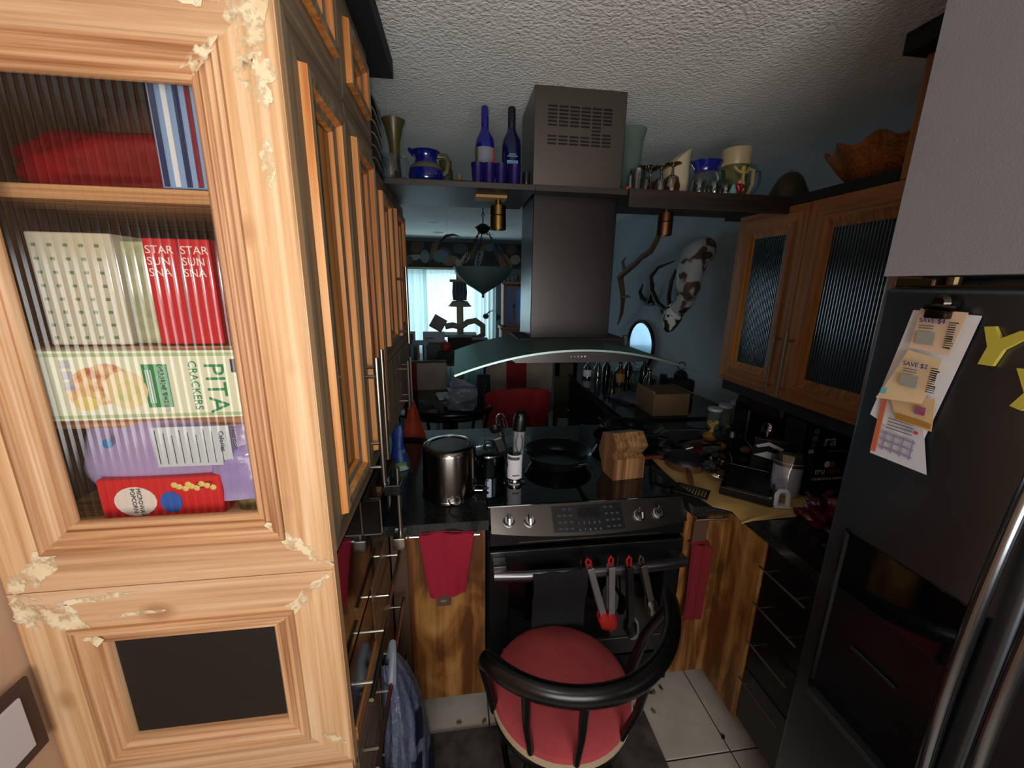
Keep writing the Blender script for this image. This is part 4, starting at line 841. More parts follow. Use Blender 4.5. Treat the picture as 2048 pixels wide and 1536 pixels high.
bag('plastic_bag',1.19,1.33,GZ,1.02,1.07,.06,mat('dark_red_film','5a1018',.2,c2='2e0c16',ns=14,bmp=.6,bs=30,bd=.01),'crumpled dark red plastic bag beside the refrigerator',21,amp=.03)
bag('plastic_bag',1.16,1.30,GZ,1.0,.93,.06,mat('violet_film','2b2740',.15,c2='1c1a28',ns=10,bmp=.6,bs=24,bd=.01),'crumpled clear violet plastic bag nearest the refrigerator',23,amp=.03)
bag('produce_bag',1.40,1.58,GZ,.985,1.09,.05,mat('dark_maroon_film','2c0a10',.3,bmp=.5,bs=24,bd=.01),'dark maroon bag below the black snack box',25,amp=.02)
# coffee maker and black shapes under the cabinet
cm=T('coffee_maker','black coffee maker in the shadow under the wall cabinet','coffee maker',(1.50,1.69,GZ),rz=R(30))
L().box(-.09,-.11,0,.09,.11,.04,.01).box(-.09,.03,.03,.09,.11,.26,.012).box(-.09,-.11,.20,.09,.11,.28,.018).o('body',blk,cm)
L().lathe([(0,0),(.055,0),(.065,.05),(.05,.12),(.035,.135)],(0,-.035,.042),22).o('carafe',glass('smoked_glass','22262a',.2),cm,smooth=True)
tn=T('toaster','dark metallic toaster with a lever beside the coffee maker','toaster',(1.69,1.61,GZ),rz=R(5)); L().box(-.08,-.12,.008,.08,.12,.19,.03,3).o('body',mat('toaster_dark','1a1e20',.3,.6),tn,smooth=True); L().box(-.085,-.05,.12,-.08,-.02,.135,.002).box(-.03,-.1,.186,-.01,.1,.192).box(.015,-.1,.186,.035,.1,.192).o('lever',blk,tn)
tb=T('pepper_mill','tall slim black pepper mill standing near the jars','mill',(1.66,1.90,GZ)); L().lathe([(0,0),(.024,0),(.024,.02),(.016,.05),(.018,.12),(.024,.15),(.022,.17),(.012,.18),(.018,.20),(.012,.22),(0,.222)],n=18).o('body',blk,tb,smooth=True)
sl=T('serving_spoon','chrome serving spoon tilted in front of the coffee maker','spoon',(1.37,1.53,GZ+.03),rot=(R(25),0,R(20))); L().ball((0,0,.01),.022,14,(1,1,.35)).o('bowl',chrome,sl,smooth=True); L().tube([(0,.02,.012),(0,.10,.03),(0,.19,.02)],[.004,.003,.005],8).o('handle',chrome,sl,smooth=True)
# three canisters with white lids
for i,(x,y,h) in enumerate(((1.47,2.02,.115),(1.565,2.06,.12),(1.665,2.09,.125))):
    t=T('canister',['nearest of three clear canisters with white lids by the blue wall','middle of the three white-lidded clear canisters by the blue wall','farthest white-lidded clear canister, in the corner by the blue wall'][i],'canister',(x,y,GZ),group='white-lidded canisters')
    L().lathe([(0,.002),(.036,0),(.038,.004),(.038,h-.012),(.034,h)],n=26).o('body',sheer('canister_glass','a9b9c0',.5),t,smooth=True)
    L().lathe([(0,h+.010),(.038,h+.008),(.040,h+.004),(.040,h-.006),(.036,h-.008)],n=26).o('lid',white,t,smooth=True)
    L().lathe([(0,.004),(.0345,.004),(.0345,.05+.02*i),(0,.055+.02*i)],n=20).o('contents',mat('pale_contents_%d'%i,('8e9a94','a7a06a','93a3a6')[i],.8),t,smooth=True)
tb_=carton('tea_box',1.505,1.955,GZ,1.575,1.985,.955,mat('tea_green','2e4a44',.6,c2='a5a878',ns=30),'small green and white tea box in front of the canisters')
M(off=tb_.location).box(1.51,1.9535,.922,1.57,1.9548,.944).o('label',paperW,tb_); M(off=tb_.location).box(1.518,1.9528,.929,1.562,1.9534,.938).o('printed_line',MATS['dark_print'],tb_)
yb=T('yellow_bag','knotted clear bag with yellow contents beside the canisters','bag',(1.33,1.83,GZ))
L().ball((0,0,.028),.042,14,(1.1,.8,.7)).o('body',mat('yellow_contents','b98418',.5,c2='8f6a2a',ns=30),yb,smooth=True)
L().lathe([(.030,.04),(.010,.062),(.006,.072),(.012,.088),(.024,.10)],n=14).grid(lambda u,v:(.03*math.cos(9*u)*v,.02*math.sin(9*u)*v,.075+.03*v+.008*math.sin(u*30)),18,2).o('knot',mat('yellow_film','b6a24c',.3),yb,smooth=True)
cs=T('lid_stand','black flat dish with a raised round knob like a hat on the right worktop','dish',(1.37,1.73,GZ))
L().lathe([(0,0),(.03,0),(.012,.012),(.012,.05),(.085,.058),(.088,.064),(.04,.07),(.034,.10),(.022,.108),(0,.11)],n=32).o('body',blk,cs,smooth=True)
rb2=one('bowl','dark red-brown wooden bowl near the pepper mill','bowl',(1.54,1.83,GZ),[(0,.003),(.045,0),(.08,.035),(.088,.058),(.083,.058),(.04,.008),(0,.008)],mat('redbrown_bowl','4c140c',.4,c2='2a0c08',ns=10))
M().tube([(-.07,0,.0),(-.01,.01,.02),(.05,.02,.03)],[.006,.005,.007],8).o('wooden_spoon',mat('spoon_wood','6b5a3a',.6),smooth=True,label='pale wooden spoon resting in the red-brown bowl',cat='spoon',loc=(1.50,1.78,.965))
for i,(x,y,c,lb) in enumerate(((1.40,1.66,'6a4630','small brown onion on the right worktop'),(1.31,1.72,'7a5a24','small tan potato beside the yellow bag'),(1.46,1.66,'5c5550','grey crumpled foil ball behind the glass lids'))):
    M().ball((0,0,.02),.024,12,(1.2,1,.8)).o(('onion','potato','foil_ball')[i],mat('veg_'+c,c,.6),smooth=True,label=lb,cat=('onion','potato','foil')[i],loc=(x,y,GZ))
M().grid(lambda u,v:(.26*(u-.5),.20*(v-.5)+.02*u,.006+.003*math.sin(u*9+v*7)),12,8,.001).o('paper_sheet',mat('grey_paper','3a3d42',.7,c2='2c2f33',ns=10),smooth=True,label='crumpled dark grey sheet of paper in front of the cardboard box',cat='paper',loc=(1.22,1.95,GZ),rz=.25)
M().box(-.14,-.012,0,.14,.012,.016,.004).o('red_strap',mat('dull_red','5a1c14',.6),label='dull red strap lying behind the knife block',cat='strap',loc=(.86,1.625,.923),rz=.05)
# ================================================================ UTENSILS ON THE OVEN DOOR
hy=1.172
redS=mat('red_silicone','b3201c',.45,c2='9a1a1c',ns=9)
def hang_tongs(x,lab,ang,m_tip,m_arm,ln=.30,loop=None,spread=.035,y_=hy):
    t=T('kitchen_tongs',lab,'tongs',(x,y_,.757),rot=(0,R(ang),0))
    L().tube([(-.006,0,-.028),(-.008,0,.0),(0,0,.012),(.008,0,.0),(.006,0,-.028)],.0045,8).o('hanging_loop',loop or m_tip,t,smooth=True)
    for s_ in(-1,1):
        a=L().box(-.0115,-.003+s_*.012,-ln+.06,.0115,.0+s_*.012,-.025,.001); a.o('arm',m_arm,t)
        q=L(); q.tube([(0,s_*.010,-ln+.075),(0,s_*.014,-ln+.05),(0,s_*.014,-ln+.01),(0,s_*.008,-ln-.012)],[.010,.021,.022,.008],12,.35,upv=V(0,1,0)); q.o('tip',m_tip,t,smooth=True)
    return t
armM=mat('brushed_arm','a2a2a6',.35,.7)
hang_tongs(.445,'steel kitchen tongs with red tips hanging slanted on the oven handle',-17,redS,armM,.30)
hang_tongs(.53,'steel kitchen tongs with red tips hanging straight on the oven handle',-4,redS,armM,.295)
hang_tongs(.595,'black kitchen tongs with a red loop hanging right of the steel pair',-6,blk,mat('dark_arm','2b2b2e',.35,.5),.33,redS,y_=1.165)
hang_tongs(.640,'plain steel serving tongs hanging rightmost on the oven handle',-16,mat('steel_tip','a9a59a',.2,1),nickel,.25,nickel,y_=1.165)
for x,ang,c,lb,ln in((.425,1,'8a1a16','red silicone spatula hanging behind the slanted tongs',.22),(.565,2,'4c5458','grey-green silicone spatula hanging between the tongs',.22),(.612,-7,'6a6f78','grey silicone spatula hanging low right of the black tongs',.35)):
    t=T('silicone_spatula',lb,'spatula',(x,1.188,.75),rot=(0,R(ang),0))
    L().tube([(0,0,.0),(0,0,-ln+.06)],.0035,8).tube([(-.005,0,-.01),(0,0,.008),(.005,0,-.01)],.002,6).o('handle',mat('dim_nickel','6a655e',.35,1),t,smooth=True)
    L().tube([(0,0,-ln+.075),(0,0,-ln+.05),(0,0,-ln),(0,0,-ln-.028)],[.008,.022,.023,.012],14,.3,upv=V(0,1,0)).o('blade',mat('sil_'+c,c,.6),t,smooth=True)
# towels on the bars
def towel(name,lab,x0,x1,z0,z1,y,m,wb=0,seed=0,yb=None):
    def f(u,v):
        w=1-.34*(1-v)*(1 if wb else 0); x=(x0+x1)/2+(u-.5)*(x1-x0)*w
        return (x,y-.006*math.sin(u*13+seed)-.004*math.sin(v*5+u*4),z0+(z1-z0)*v-.010*abs(math.sin(u*5+1))*(1-v)+.006*math.sin(u*4)*v)
    m_=M(off=((x0+x1)/2,y,z0)); m_.grid(f,18,14,.006); m_.grid(lambda u,v:(f(u,1)[0],y+.03*v,f(u,1)[2]+.008*math.sin(PI*v)),18,4,.004)
    return m_.o(name,m,smooth=True,label=lab,cat='towel')
towel('kitchen_towel','crimson towel folded over the bar of the left base cabinet',-.140,.046,.632,.872,1.222,mat('crimson_towel','96122e',.95,bmp=.5,bs=260),1)
M(off=(-.065,1.255,.55)).box(-.092,1.256,.545,-.040,1.262,.66,.001).o('hanging_strap',mat('mauve_strap','5f4038',.9),label='brownish mauve strap hanging below the crimson towel',cat='strap')
M(off=(-.065,1.25,.56)).box(-.078,1.2545,.565,-.056,1.2562,.572).o('cloth_tag',mat('tag','7d7a74',.7),label='tiny pale tag on the mauve strap below the crimson towel',cat='tag')
t_=towel('kitchen_towel','dark red towel hanging in the narrow gap right of the oven',.882,.962,.40,.735,1.236,mat('dark_red_towel','6b0d16',.95,bmp=.5,bs=260),0,2)
M(off=(.915,1.24,.72)).box(.888,1.245,.728,.945,1.251,.842,.002).o('towel_loop',mat('dim_brown_cloth','4d3327',.9),label='dull brown cloth loop above the dark red towel',cat='cloth')
# ================================================================ STOOL
so=T('round_stool','black bentwood stool with a round red fabric seat in front of the range','stool',(.305,.965,0))
bk_=mat('black_lacquer','050506',.27)
ZS=.50
L().lathe([(0,ZS+.014),(.12,ZS+.012),(.19,ZS+.004),(.213,ZS-.012),(.216,ZS-.028),(.20,ZS-.034)],n=56).o('seat_cushion',mat('seat_red','9c3a3f',.95,c2='b5484c',ns=7,bmp=.35,bs=300),so,smooth=True)
L().lathe([(.210,ZS-.026),(.221,ZS-.033),(.221,ZS-.045),(.204,ZS-.047)],n=56).o('piping',mat('cream_piping','b49f84',.8),so,smooth=True)
L().lathe([(.16,ZS-.046),(.216,ZS-.046),(.219,ZS-.056),(.216,ZS-.078),(.16,ZS-.078)],n=56).o('seat_ring',bk_,so,smooth=True)
def rail(t):   # t 0..1 from left end round the back to the right end
    a=R(212+ (358-212)*t); r_=.285+.03*(t**3)
    return V(r_*math.cos(a)*.98-.005+.03*t, r_*math.sin(a)*.93+.02, .735+.035*max(0,t-.55)/.45+.008*(1-t))
rp=[rail(i/28) for i in range(29)]
rr=[.022]+[.0235]*27+[.019]
q=L().tube(rp,rr,14,1.25); q.ball(rp[0],.022,12,(1,1,1.2)); q.ball(rp[-1],.019,12,(1,1,1.2)); q.o('back_rail',bk_,so,smooth=True)
for t in(.17,.37,.62):
    p=rail(t); a=math.atan2(p.y,p.x); b=V(.205*math.cos(a),.205*math.sin(a),ZS-.05)
    mid=(p+b)/2+V(math.cos(a),math.sin(a),0)*.012
    L().tube([p-V(0,0,.01),p.lerp(mid,.6),mid,b.lerp(mid,.4),b],[.0125,.012,.0105,.0105,.012],10).o('spindle',bk_,so,smooth=True)
# armrest continuation on the right, curving down to the seat
for t_,pt_ in((.965,(.235,-.02)),(.03,(-.222,-.06))):
    p=rail(t_); L().tube([p-V(0,0,.01),V(pt_[0]*1.12,pt_[1]+.01,.65),V(pt_[0]*1.03,pt_[1]+.02,.55),V(pt_[0]*.95,pt_[1]+.03,ZS-.05)],[.017,.016,.015,.015],12).o('arm_support',bk_,so,smooth=True)
for a in(45,135,225,315):
    c,s_=math.cos(R(a)),math.sin(R(a)); L().tube([(c*.15,s_*.15,ZS-.07),(c*.185,s_*.185,.25),(c*.225,s_*.225,.004)],[.018,.016,.013],12).o('leg',bk_,so,smooth=True)
L().tube([(.175*math.cos(t),.175*math.sin(t),.22) for t in [2*PI*i/32 for i in range(32)]],.010,10,closed=True).o('foot_ring',bk_,so,smooth=True)
# rug
M(off=(.3,.8,.001)).box(-.14,.25,.0008,.735,1.205,.010,.004,1,).o('rug',mat('rug','5b554e',.95,c2='1c181b',ns=9,bmp=.5,bs=90),label='dark mottled grey-brown kitchen rug under the stool',cat='rug')
for k,(x,y,c) in enumerate(((-.02,1.235,'6f6334'),(.815,1.255,'6c6238'),(.775,1.18,'71642f'),(.80,1.255,'3b3027'),(1.0,1.055,'22201c'),(.855,1.27,'4b3f2c'),(.66,1.24,'5a4c30'),(.08,1.228,'6a6034'))):
    M().ball((0,0,.003),.009,8,(1.3,.8,.35)).o('crumb',mat('crumb_'+c,c,.9),label=['dry crumb on the left tile beside the rug','olive crumb on the tile right of the oven','yellowish crumb nearest the rug corner on the right','dark crumb beside the range foot','black chip on the tile by the black drawers','thin brown crumb below the range corner','brown crumb under the range front','tan crumb on the left tile near the rug edge'][k],cat='crumb',loc=(x,y,.0),rz=k)
# plastic shopping bag hung from the drawer pull
sb=T('shopping_bag','grey-blue plastic shopping bag with dark squares hanging from the lowest left drawer pull','bag',(-.135,1.02,.004))
def sbf(u,v):
    a=2*PI*u; k=1-v; w=.018+.060*(1-math.exp(-3.2*k))*(1-.15*k); wy=.03+.125*min(1,k*1.5)**.8*(1-.1*k)
    cr=1+.09*math.sin(a*5+v*4)*k+.06*math.sin(a*11-v*13)
    return (-.108+w+w*cr*math.cos(a), -.03+.02*v+wy*cr*math.sin(a), .0+.60*v+.006*math.sin(a*3))
L().grid(sbf,60,30).o('body',mat('bag_film','5c6478',.35,c2='49516a',ns=7,bmp=.8,bs=22,bd=.02),sb,smooth=True)
L().tube([(-.085,.0,.58),(-.075,-.0,.64),(-.070,-.03,.62),(-.072,-.06,.56)],[.016,.011,.011,.014],8).o('handle',mat('bag_handle','7b8390',.4,bmp=.5,bs=30),sb,smooth=True); L().ball((-.078,-.20,.26),.024,10,(1,1.1,1.3)).o('knot',MATS['bag_handle'],sb,smooth=True)
for (u0,v0,du,dv) in((.86,.62,.07,.13),(.78,.36,.09,.20),(.93,.30,.06,.14),(.70,.08,.10,.2)):
    def dq(u,v,u0=u0,v0=v0,du=du,dv=dv):
        p=Vector(sbf((u0+du*u+.04*v)%1,v0+dv*v-.03*u)); a=2*PI*(u0+du*u+.04*v); return (p.x+.006*math.cos(a),p.y+.006*math.sin(a),p.z)
    L().grid(dq,8,8).o('printed_square',mat('navy_square','14152a',.45),sb,smooth=True)
# ================================================================ THINGS ON THE REFRIGERATOR DOOR
FX=.9325
def fq(pts,h,m_,name,par,thick=.0012,off=None):
    # polygon on the door plane given as (y,z)
    me=M(off=off); me.prism(pts,FX-h-thick,FX-h,'x'); return me.o(name,m_,par)
def papr(name,pts,h,m_,lab,curl=.0):
    c=sum((Vector((FX-h,)+p) for p in pts),V(0,0,0))/len(pts)
    me=M(off=c); a,b,c2,d=[Vector(p) for p in pts]
    def f(u,v):
        p=a.lerp(b,u).lerp(d.lerp(c2,u),v); return (FX-h-curl*(v**2)*(.4+.6*(1-u)),p.x,p.y)
    me.grid(f,8,10,.0006); return me.o(name,m_,smooth=True,label=lab,cat='paper')
A1=papr('flyer',[(.712,1.664),(.600,1.660),(.636,1.39),(.742,1.43)],.003,paperW,'white backing sheet behind the clipped coupons on the refrigerator',.006)
A2=papr('map_flyer',[(.722,1.46),(.640,1.44),(.611,1.345),(.722,1.345)],.006,mat('white_flyer','cfd0d8',.8),'white flyer with a small street map hanging lowest under the clip',.004)
o2=A2.location
def on_paper(par,pts,h,m_,n_): M(off=par.location).prism(pts,FX-h-.0009,FX-h-.0002,'x').o(n_,m_,par)
mapm=mat('map_lilac','8b8aa8',.8); org=mat('orange_strip','c8694a',.8)
on_paper(A2,[(.722,1.50),(.712,1.50),(.710,1.352),(.721,1.352)],.0125,org,'orange_strip')
for k in range(4): on_paper(A2,[(.70-.018*k,1.405),(.697-.018*k,1.405),(.697-.018*k,1.362),(.70-.018*k,1.362)],.0125,mapm,'map_line')
for k in range(3): on_paper(A2,[(.705,1.402-.016*k),(.64,1.402-.016*k),(.64,1.399-.016*k),(.705,1.399-.016*k)],.0128,mapm,'map_line')
for k in range(4): on_paper(A2,[(.70,1.436-.007*k),(.65,1.436-.007*k),(.65,1.434-.007*k),(.70,1.434-.007*k)],.0128,mat('text_grey','6d6d78',.8),'text_line')
on_paper(A2,[(.648,1.425),(.640,1.425),(.640,1.419),(.648,1.419)],.0130,mat('red_icon','c23b3b',.8),'icon')
A3=papr('coupon',[(.705,1.48),(.625,1.50),(.616,1.435),(.680,1.438)],.016,mat('tan_coupon','d2b184',.8),'tan coupon with a brown strip peeking out below the others',.004)
on_paper(A3,[(.682,1.452),(.617,1.450),(.616,1.440),(.680,1.440)],.0215,mat('ochre','a97a2e',.8),'ochre_strip')
on_paper(A3,[(.650,1.478),(.632,1.478),(.632,1.462),(.650,1.462)],.0215,mat('photo_red','a53c55',.6,c2='5d6aa8',ns=60),'picture')
A4=papr('coupon',[(.690,1.585),(.628,1.575),(.640,1.485),(.722,1.475)],.020,mat('coupon_tan','dcc198',.8),'lower cream coupon reading SAVE $2 under the clip',.010)
A5=papr('coupon',[(.690,1.668),(.612,1.665),(.622,1.585),(.690,1.590)],.016,mat('coupon_pink','dabb9c',.8),'upper cream coupon reading SAVE $4 under the clip',.004)
vio=mat('violet_ink','3b327c',.7); gyp=mat('grey_block','9a9a92',.8)
for par,(yl,zt,h),s_ in((A5,(.683,1.642,.0225),'SAVE $4'),(A4,(.685,1.555,.032),'SAVE $2')):
    text(par,s_,.0125,(FX-h,yl,zt),(0,-1,0),(0,0,1),vio,off=par.location)
    on_paper(par,[(yl-.002,zt-.018),(yl-.034,zt-.018),(yl-.034,zt-.042),(yl-.002,zt-.042)],h-.001,gyp,'fine_print')
    for k in range(2): on_paper(par,[(yl-.002,zt-.005-.005*k),(yl-.028,zt-.005-.005*k),(yl-.028,zt-.007-.005*k),(yl-.002,zt-.007-.005*k)],h-.001,MATS['text_grey'],'text_line')
    for k in range(12):
        z0=zt+.004-.0042*k; w=rnd.choice([.012,.012,.015]); on_paper(par,[(yl-.050,z0),(yl-.050-w,z0),(yl-.050-w,z0-rnd.choice([.0012,.002,.003])),(yl-.050,z0-.0016)],h-.001,mat('barcode_black','1c1c20',.8),'barcode_bar')
on_paper(A4,[(.712,1.50),(.700,1.502),(.701,1.490),(.713,1.488)],.034,mat('cyan_print','6fb4c9',.8),'cyan_mark')
cp_=T('magnet_clip','round dark metal magnet clip holding the coupons on the refrigerator','clip',(FX-.012,.652,1.675))
L().tube([(0.010,0,.006),(-.012,0,.006)],.016,20).tube([(-.012,0,.006),(-.02,0,.006)],[.016,.010],20).box(-.022,-.018,-.024,-.004,.018,-.008,.003).tube([(-.01,.024,-.004),(-.018,0,.0),(-.01,-.024,-.004)],.006,8).o('body',mat('clip_metal','4a463f',.25,1),cp_,smooth=True)
yel=mat('yellow_foam','b8ab3e',.8)
t=T('letter_magnet','yellow foam letter Y magnet on the refrigerator door','magnet',(FX,.560,1.610))
L().prism([(.030,.032),(.016,.034),(.004,.014),(-.018,.030),(-.034,.026),(-.004,-.004),(.004,-.034),(.024,-.034),(.018,-.002)],-.008,0,'x').o('letter',yel,t)
t=T('letter_magnet','yellow foam letter magnet cut by the right edge of the picture','magnet',(FX,.515,1.545))
L().prism([(.018,.034),(.004,.034),(-.02,-.002),(-.004,-.034),(.012,-.030),(0,-.004)],-.008,0,'x').o('letter',yel,t)
# ================================================================ RIGHT WALL: antelope mask, horns, mirror
gf=T('antelope_head_mount','carved white and brown spotted antelope head with long curved horns on the blue wall','wall mount',(1.795,2.8,1.70))
def spot(name,c,c2,ns):
    if name in MATS: return MATS[name]
    m,nt,b=nm(name); nt.links.new(ramp(nt,noise(nt,mp(nt),ns,2,.4,.3),[(.47,c),(.52,c2)]),b.inputs['Base Color']); b.inputs['Roughness'].default_value=.6; MATS[name]=m; return m
wb_=spot('spotted_neck','4a3322','a3abab',9); fc_=spot('spotted_face','2e2018','ced6d8',16)
L().tube([(-.01,-.02,.30),(-.05,-.03,.27),(-.11,-.05,.23),(-.15,-.06,.12),(-.15,-.06,.0),(-.15,-.02,-.10),(-.17,.03,-.17)],[.07,.095,.10,.092,.082,.068,.055],22).o('neck',wb_,gf,smooth=True)
L().tube([(-.15,.02,-.12),(-.17,.05,-.17),(-.185,.05,-.22),(-.20,.05,-.275),(-.205,.05,-.31),(-.205,.05,-.325)],[.05,.073,.070,.052,.034,.012],18).o('head',fc_,gf,smooth=True)
L().tube([(-.20,.11,-.17),(-.21,.24,-.12),(-.22,.34,-.02),(-.22,.38,.09),(-.20,.31,.16),(-.16,.14,.20)],[.019,.019,.018,.016,.012,.004],10).o('horn',mat('dark_horn','1a1612',.5),gf,smooth=True)
L().tube([(-.19,.09,-.15),(-.17,.16,-.06),(-.15,.18,.05),(-.14,.15,.13),(-.12,.06,.17)],[.016,.016,.014,.010,.004],10).o('horn',mat('dark_horn','1a1612',.5),gf,smooth=True)
for e_ in([(-.18,.12,-.18),(-.18,.19,-.185),(-.18,.25,-.15)],[(-.17,-.01,-.17),(-.17,-.06,-.165),(-.17,-.10,-.13)]): L().tube(e_,[.016,.028,.003],10,.5).o('ear',mat('ear_brown','241b16',.7),gf,smooth=True)
L().ball((-.235,.085,-.195),.012,10).ball((-.240,.01,-.20),.010,10).o('eye',blkg,gf,smooth=True)
L().ball((-.10,-.165,.22),.03,10,(1,1.3,.8)).o('ossicle',mat('mottle_brown','3a2b1e',.7),gf,smooth=True)
an=T('branch_antler','long knotty brown branch antler reaching down the wall from the shelf spotlight','antler',(1.795,3.6,1.80))
br_=mat('branch_brown','5d4430',.7)
L().tube([(-.17,-.40,.33),(-.17,-.34,.26),(-.17,-.27,.20),(-.17,-.10,.16),(-.17,.02,.11),(-.17,.22,.05),(-.17,.34,.0),(-.15,.30,-.14),(-.13,.32,-.24),(-.1,.40,-.36),(-.05,.60,-.5)],[.020,.022,.024,.024,.026,.030,.032,.026,.022,.018,.006],12).tube([(-.17,.24,.06),(-.19,.26,.14),(-.18,.22,.18)],[.018,.012,.004],8).tube([(-.14,.31,-.20),(-.15,.18,-.18),(-.15,.10,-.19)],[.016,.012,.004],8).o('branch',br_,an,smooth=True)
a2=T('small_antlers','small pair of dark antlers on the wall above the oval mirror','antler',(1.795,3.6,1.60))
for s_ in(-1,1): L().tube([(-.01,0,-.03),(-.04,s_*.08,.0),(-.05,s_*.12,.06),(-.03,s_*.11,.14)],[.022,.022,.016,.004],8).o('antler',mat('near_black_horn','0e0d0e',.6),a2,smooth=True)
L().box(-.02,-.09,-.06,0,.09,-.02,.006).o('mount_plate',mat('near_black_horn','0e0d0e',.6),a2)
mi=T('oval_mirror','oval mirror with a thin black frame and square side brackets on the blue wall','mirror',(1.795,3.66,1.16))
L().tube([(-.03,.27*math.cos(t),.225*math.sin(t)) for t in [2*PI*i/48 for i in range(48)]],.016,8,closed=True).o('frame',mat('mirror_frame','0b0d10',.4),mi,smooth=True)
L().prism([(.262*math.cos(t),.217*math.sin(t)) for t in [2*PI*i/48 for i in range(48)]],-.03,-.022,'x').o('glass',mat('mirror_glass','9db2c6',.10,1),mi)
for s_ in(-1,1): L().tube([(-.03,s_*.27,.05),(-.06,s_*.34,.05),(-.06,s_*.34,-.05),(-.03,s_*.27,-.05)],.006,6).o('bracket',mat('mirror_frame','0b0d10',.4),mi)
# ================================================================ PENDANT
pd=T('pendant_lamp','unlit frosted glass bowl pendant hanging from dark chains above the dining table','lamp',(.195,3.0,1.62))
L().lathe([(0,.0),(.008,.004),(.012,.02),(.05,.045),(.12,.085),(.19,.15),(.215,.205),(.205,.205),(.18,.155),(.11,.092),(0,.04)],n=40).o('bowl',mat('frosted_bowl','46605f',.5,c2='3d5454',ns=8),pd,smooth=True)
L().ball((0,0,.0),.010).o('finial',blk,pd,smooth=True)
cm_=mat('dark_iron','15130f',.5,.4)
L().lathe([(0,.43),(.03,.44),(.045,.46),(.06,.475),(.035,.49),(.02,.50),(0,.50)],n=18).o('hub',cm_,pd,smooth=True)
for a in(100,220,340):
    c,s_=math.cos(R(a)),math.sin(R(a)); P0=V(.03*c,.03*s_,.45); P1=V(.195*c,.195*s_,.21)
    for i in range(9):
        m0=P0.lerp(P1,i/9); m1=P0.lerp(P1,(i+.95)/9); dz=(m1-m0); w=V(-s_,c,0)*.009 if i%2 else dz.cross(V(-s_,c,0)).normalized()*.009
        L().tube([m0,(m0+m1)/2+w,m1,(m0+m1)/2-w],.0042,5,closed=True).o('chain_link',cm_,pd,smooth=True)
for i in range(8):
    z0=.50+.0375*i; w=V(.009,0,0) if i%2 else V(0,.009,0)
    L().tube([(0,0,z0),V(0,0,z0+.02)+w,(0,0,z0+.040),V(0,0,z0+.02)-w],.004,5,closed=True).o('chain_link',cm_,pd,smooth=True)
# ceiling cans
for i,(x,y) in enumerate(((-.24,5.2),(-.24,6.1),(.56,5.2),(.48,6.15))):
    t=T('recessed_light',['recessed ceiling light nearest the kitchen on the left','recessed ceiling light on the left, closer to the curtains','recessed ceiling light nearest the kitchen on the right','recessed ceiling light on the right, closer to the curtains'][i],'light',(x,y,2.42))
    L().lathe([(.05,-.0005),(.075,-.0005),(.078,-.006),(.07,-.008),(.05,-.004)],n=24).o('trim_ring',mat('can_trim','c9d2d2',.4),t,smooth=True); L().lathe([(0,-.001),(.05,-.001)],n=24).o('baffle',mat('can_dark','7b8688',.5),t)
# ================================================================ LIVING ROOM, seen past the hood
cat=T('cat_tree','tall carpeted cat tree post with a barrel and dishes against the bright window','cat tree',(.045,5.5,0))
cp1=mat('cat_carpet','8e8a7c',.95); cp2=mat('cat_barrel','3a4356',.9,c2='59616d',ns=8)
L().box(-.30,-.25,0,.30,.25,.04,.01).o('base',cp1,cat)
L().lathe([(0,.04),(.045,.04),(.045,2.02),(0,2.02)],n=18).o('post',mat('sisal','b0a088',.9),cat,smooth=True)
L().box(-.13,-.1,1.735,.13,.1,1.77,.01).o('platform',cp1,cat)
L().lathe([(.0,1.50),(.09,1.50),(.10,1.60),(.09,1.735),(0,1.735)],n=20).o('barrel',cp2,cat,smooth=True)
for a in range(5): L().box(-.002,-.104,1.50,.002,-.09,1.735,rot=Matrix.Rotation(R(-60+30*a),3,'Z'),piv=V(0,0,1.6)).o('stave_line',cp1,cat)
L().lathe([(0,1.45),(.10,1.46),(.15,1.43),(.155,1.42),(.10,1.49),(0,1.50)],n=24).o('dish',cp1,cat,smooth=True)
L().box(-.28,-.2,1.03,.22,.2,1.055,.008).o('platform',cp1,cat)
L().tube([(-.2,-.1,1.16),(-.1,-.1,1.18),(0,-.1,1.15),(.1,-.1,1.22),(.20,-.1,1.24),(.30,-.1,1.17),(.30,-.1,1.05),(.2,-.1,.99),(.05,-.1,1.02)],.025,10,1.6).o('hammock_rim',cp1,cat,smooth=True)
hu=T('china_cabinet','pinkish wood display cabinet with glass doors beside the far curtains','cabinet',(.90,6.45,0))
pk=mat('pink_wood','8b6a62',.6,c2='7a5a50',ns=5)
L().box(-.20,-.16,0,.16,.25,1.02,.01).box(-.22,-.18,1.02,.16,.25,1.06,.008).box(-.17,-.12,1.06,.16,.25,1.08).box(-.17,.20,1.06,.16,.25,1.72).box(-.17,-.12,1.06,-.13,.2,1.72).box(.12,-.12,1.06,.16,.2,1.72).box(-.20,-.16,1.72,.16,.25,1.76,.006).o('carcass',pk,hu)
for x0 in(-.13,-.005):
    d=L().box(x0,-.125,1.08,x0+.018,-.105,1.70).box(x0+.107,-.125,1.08,x0+.125,-.105,1.70).box(x0+.018,-.125,1.66,x0+.107,-.105,1.70).box(x0+.018,-.125,1.08,x0+.107,-.105,1.12).o('door',pk,hu)
    L().box(x0+.018,-.118,1.12,x0+.107,-.112,1.66).o('pane',mat('blue_pane','6f93c8',.15,.6),d)
    L().tube([(x0+(.118 if x0<-.1 else .007),-.13,1.36),(x0+(.118 if x0<-.1 else .007),-.13,1.42)],.006,6).o('handle',cm_,d)
L().box(-.13,-.05,1.38,.12,.2,1.395).o('shelf',pk,hu)
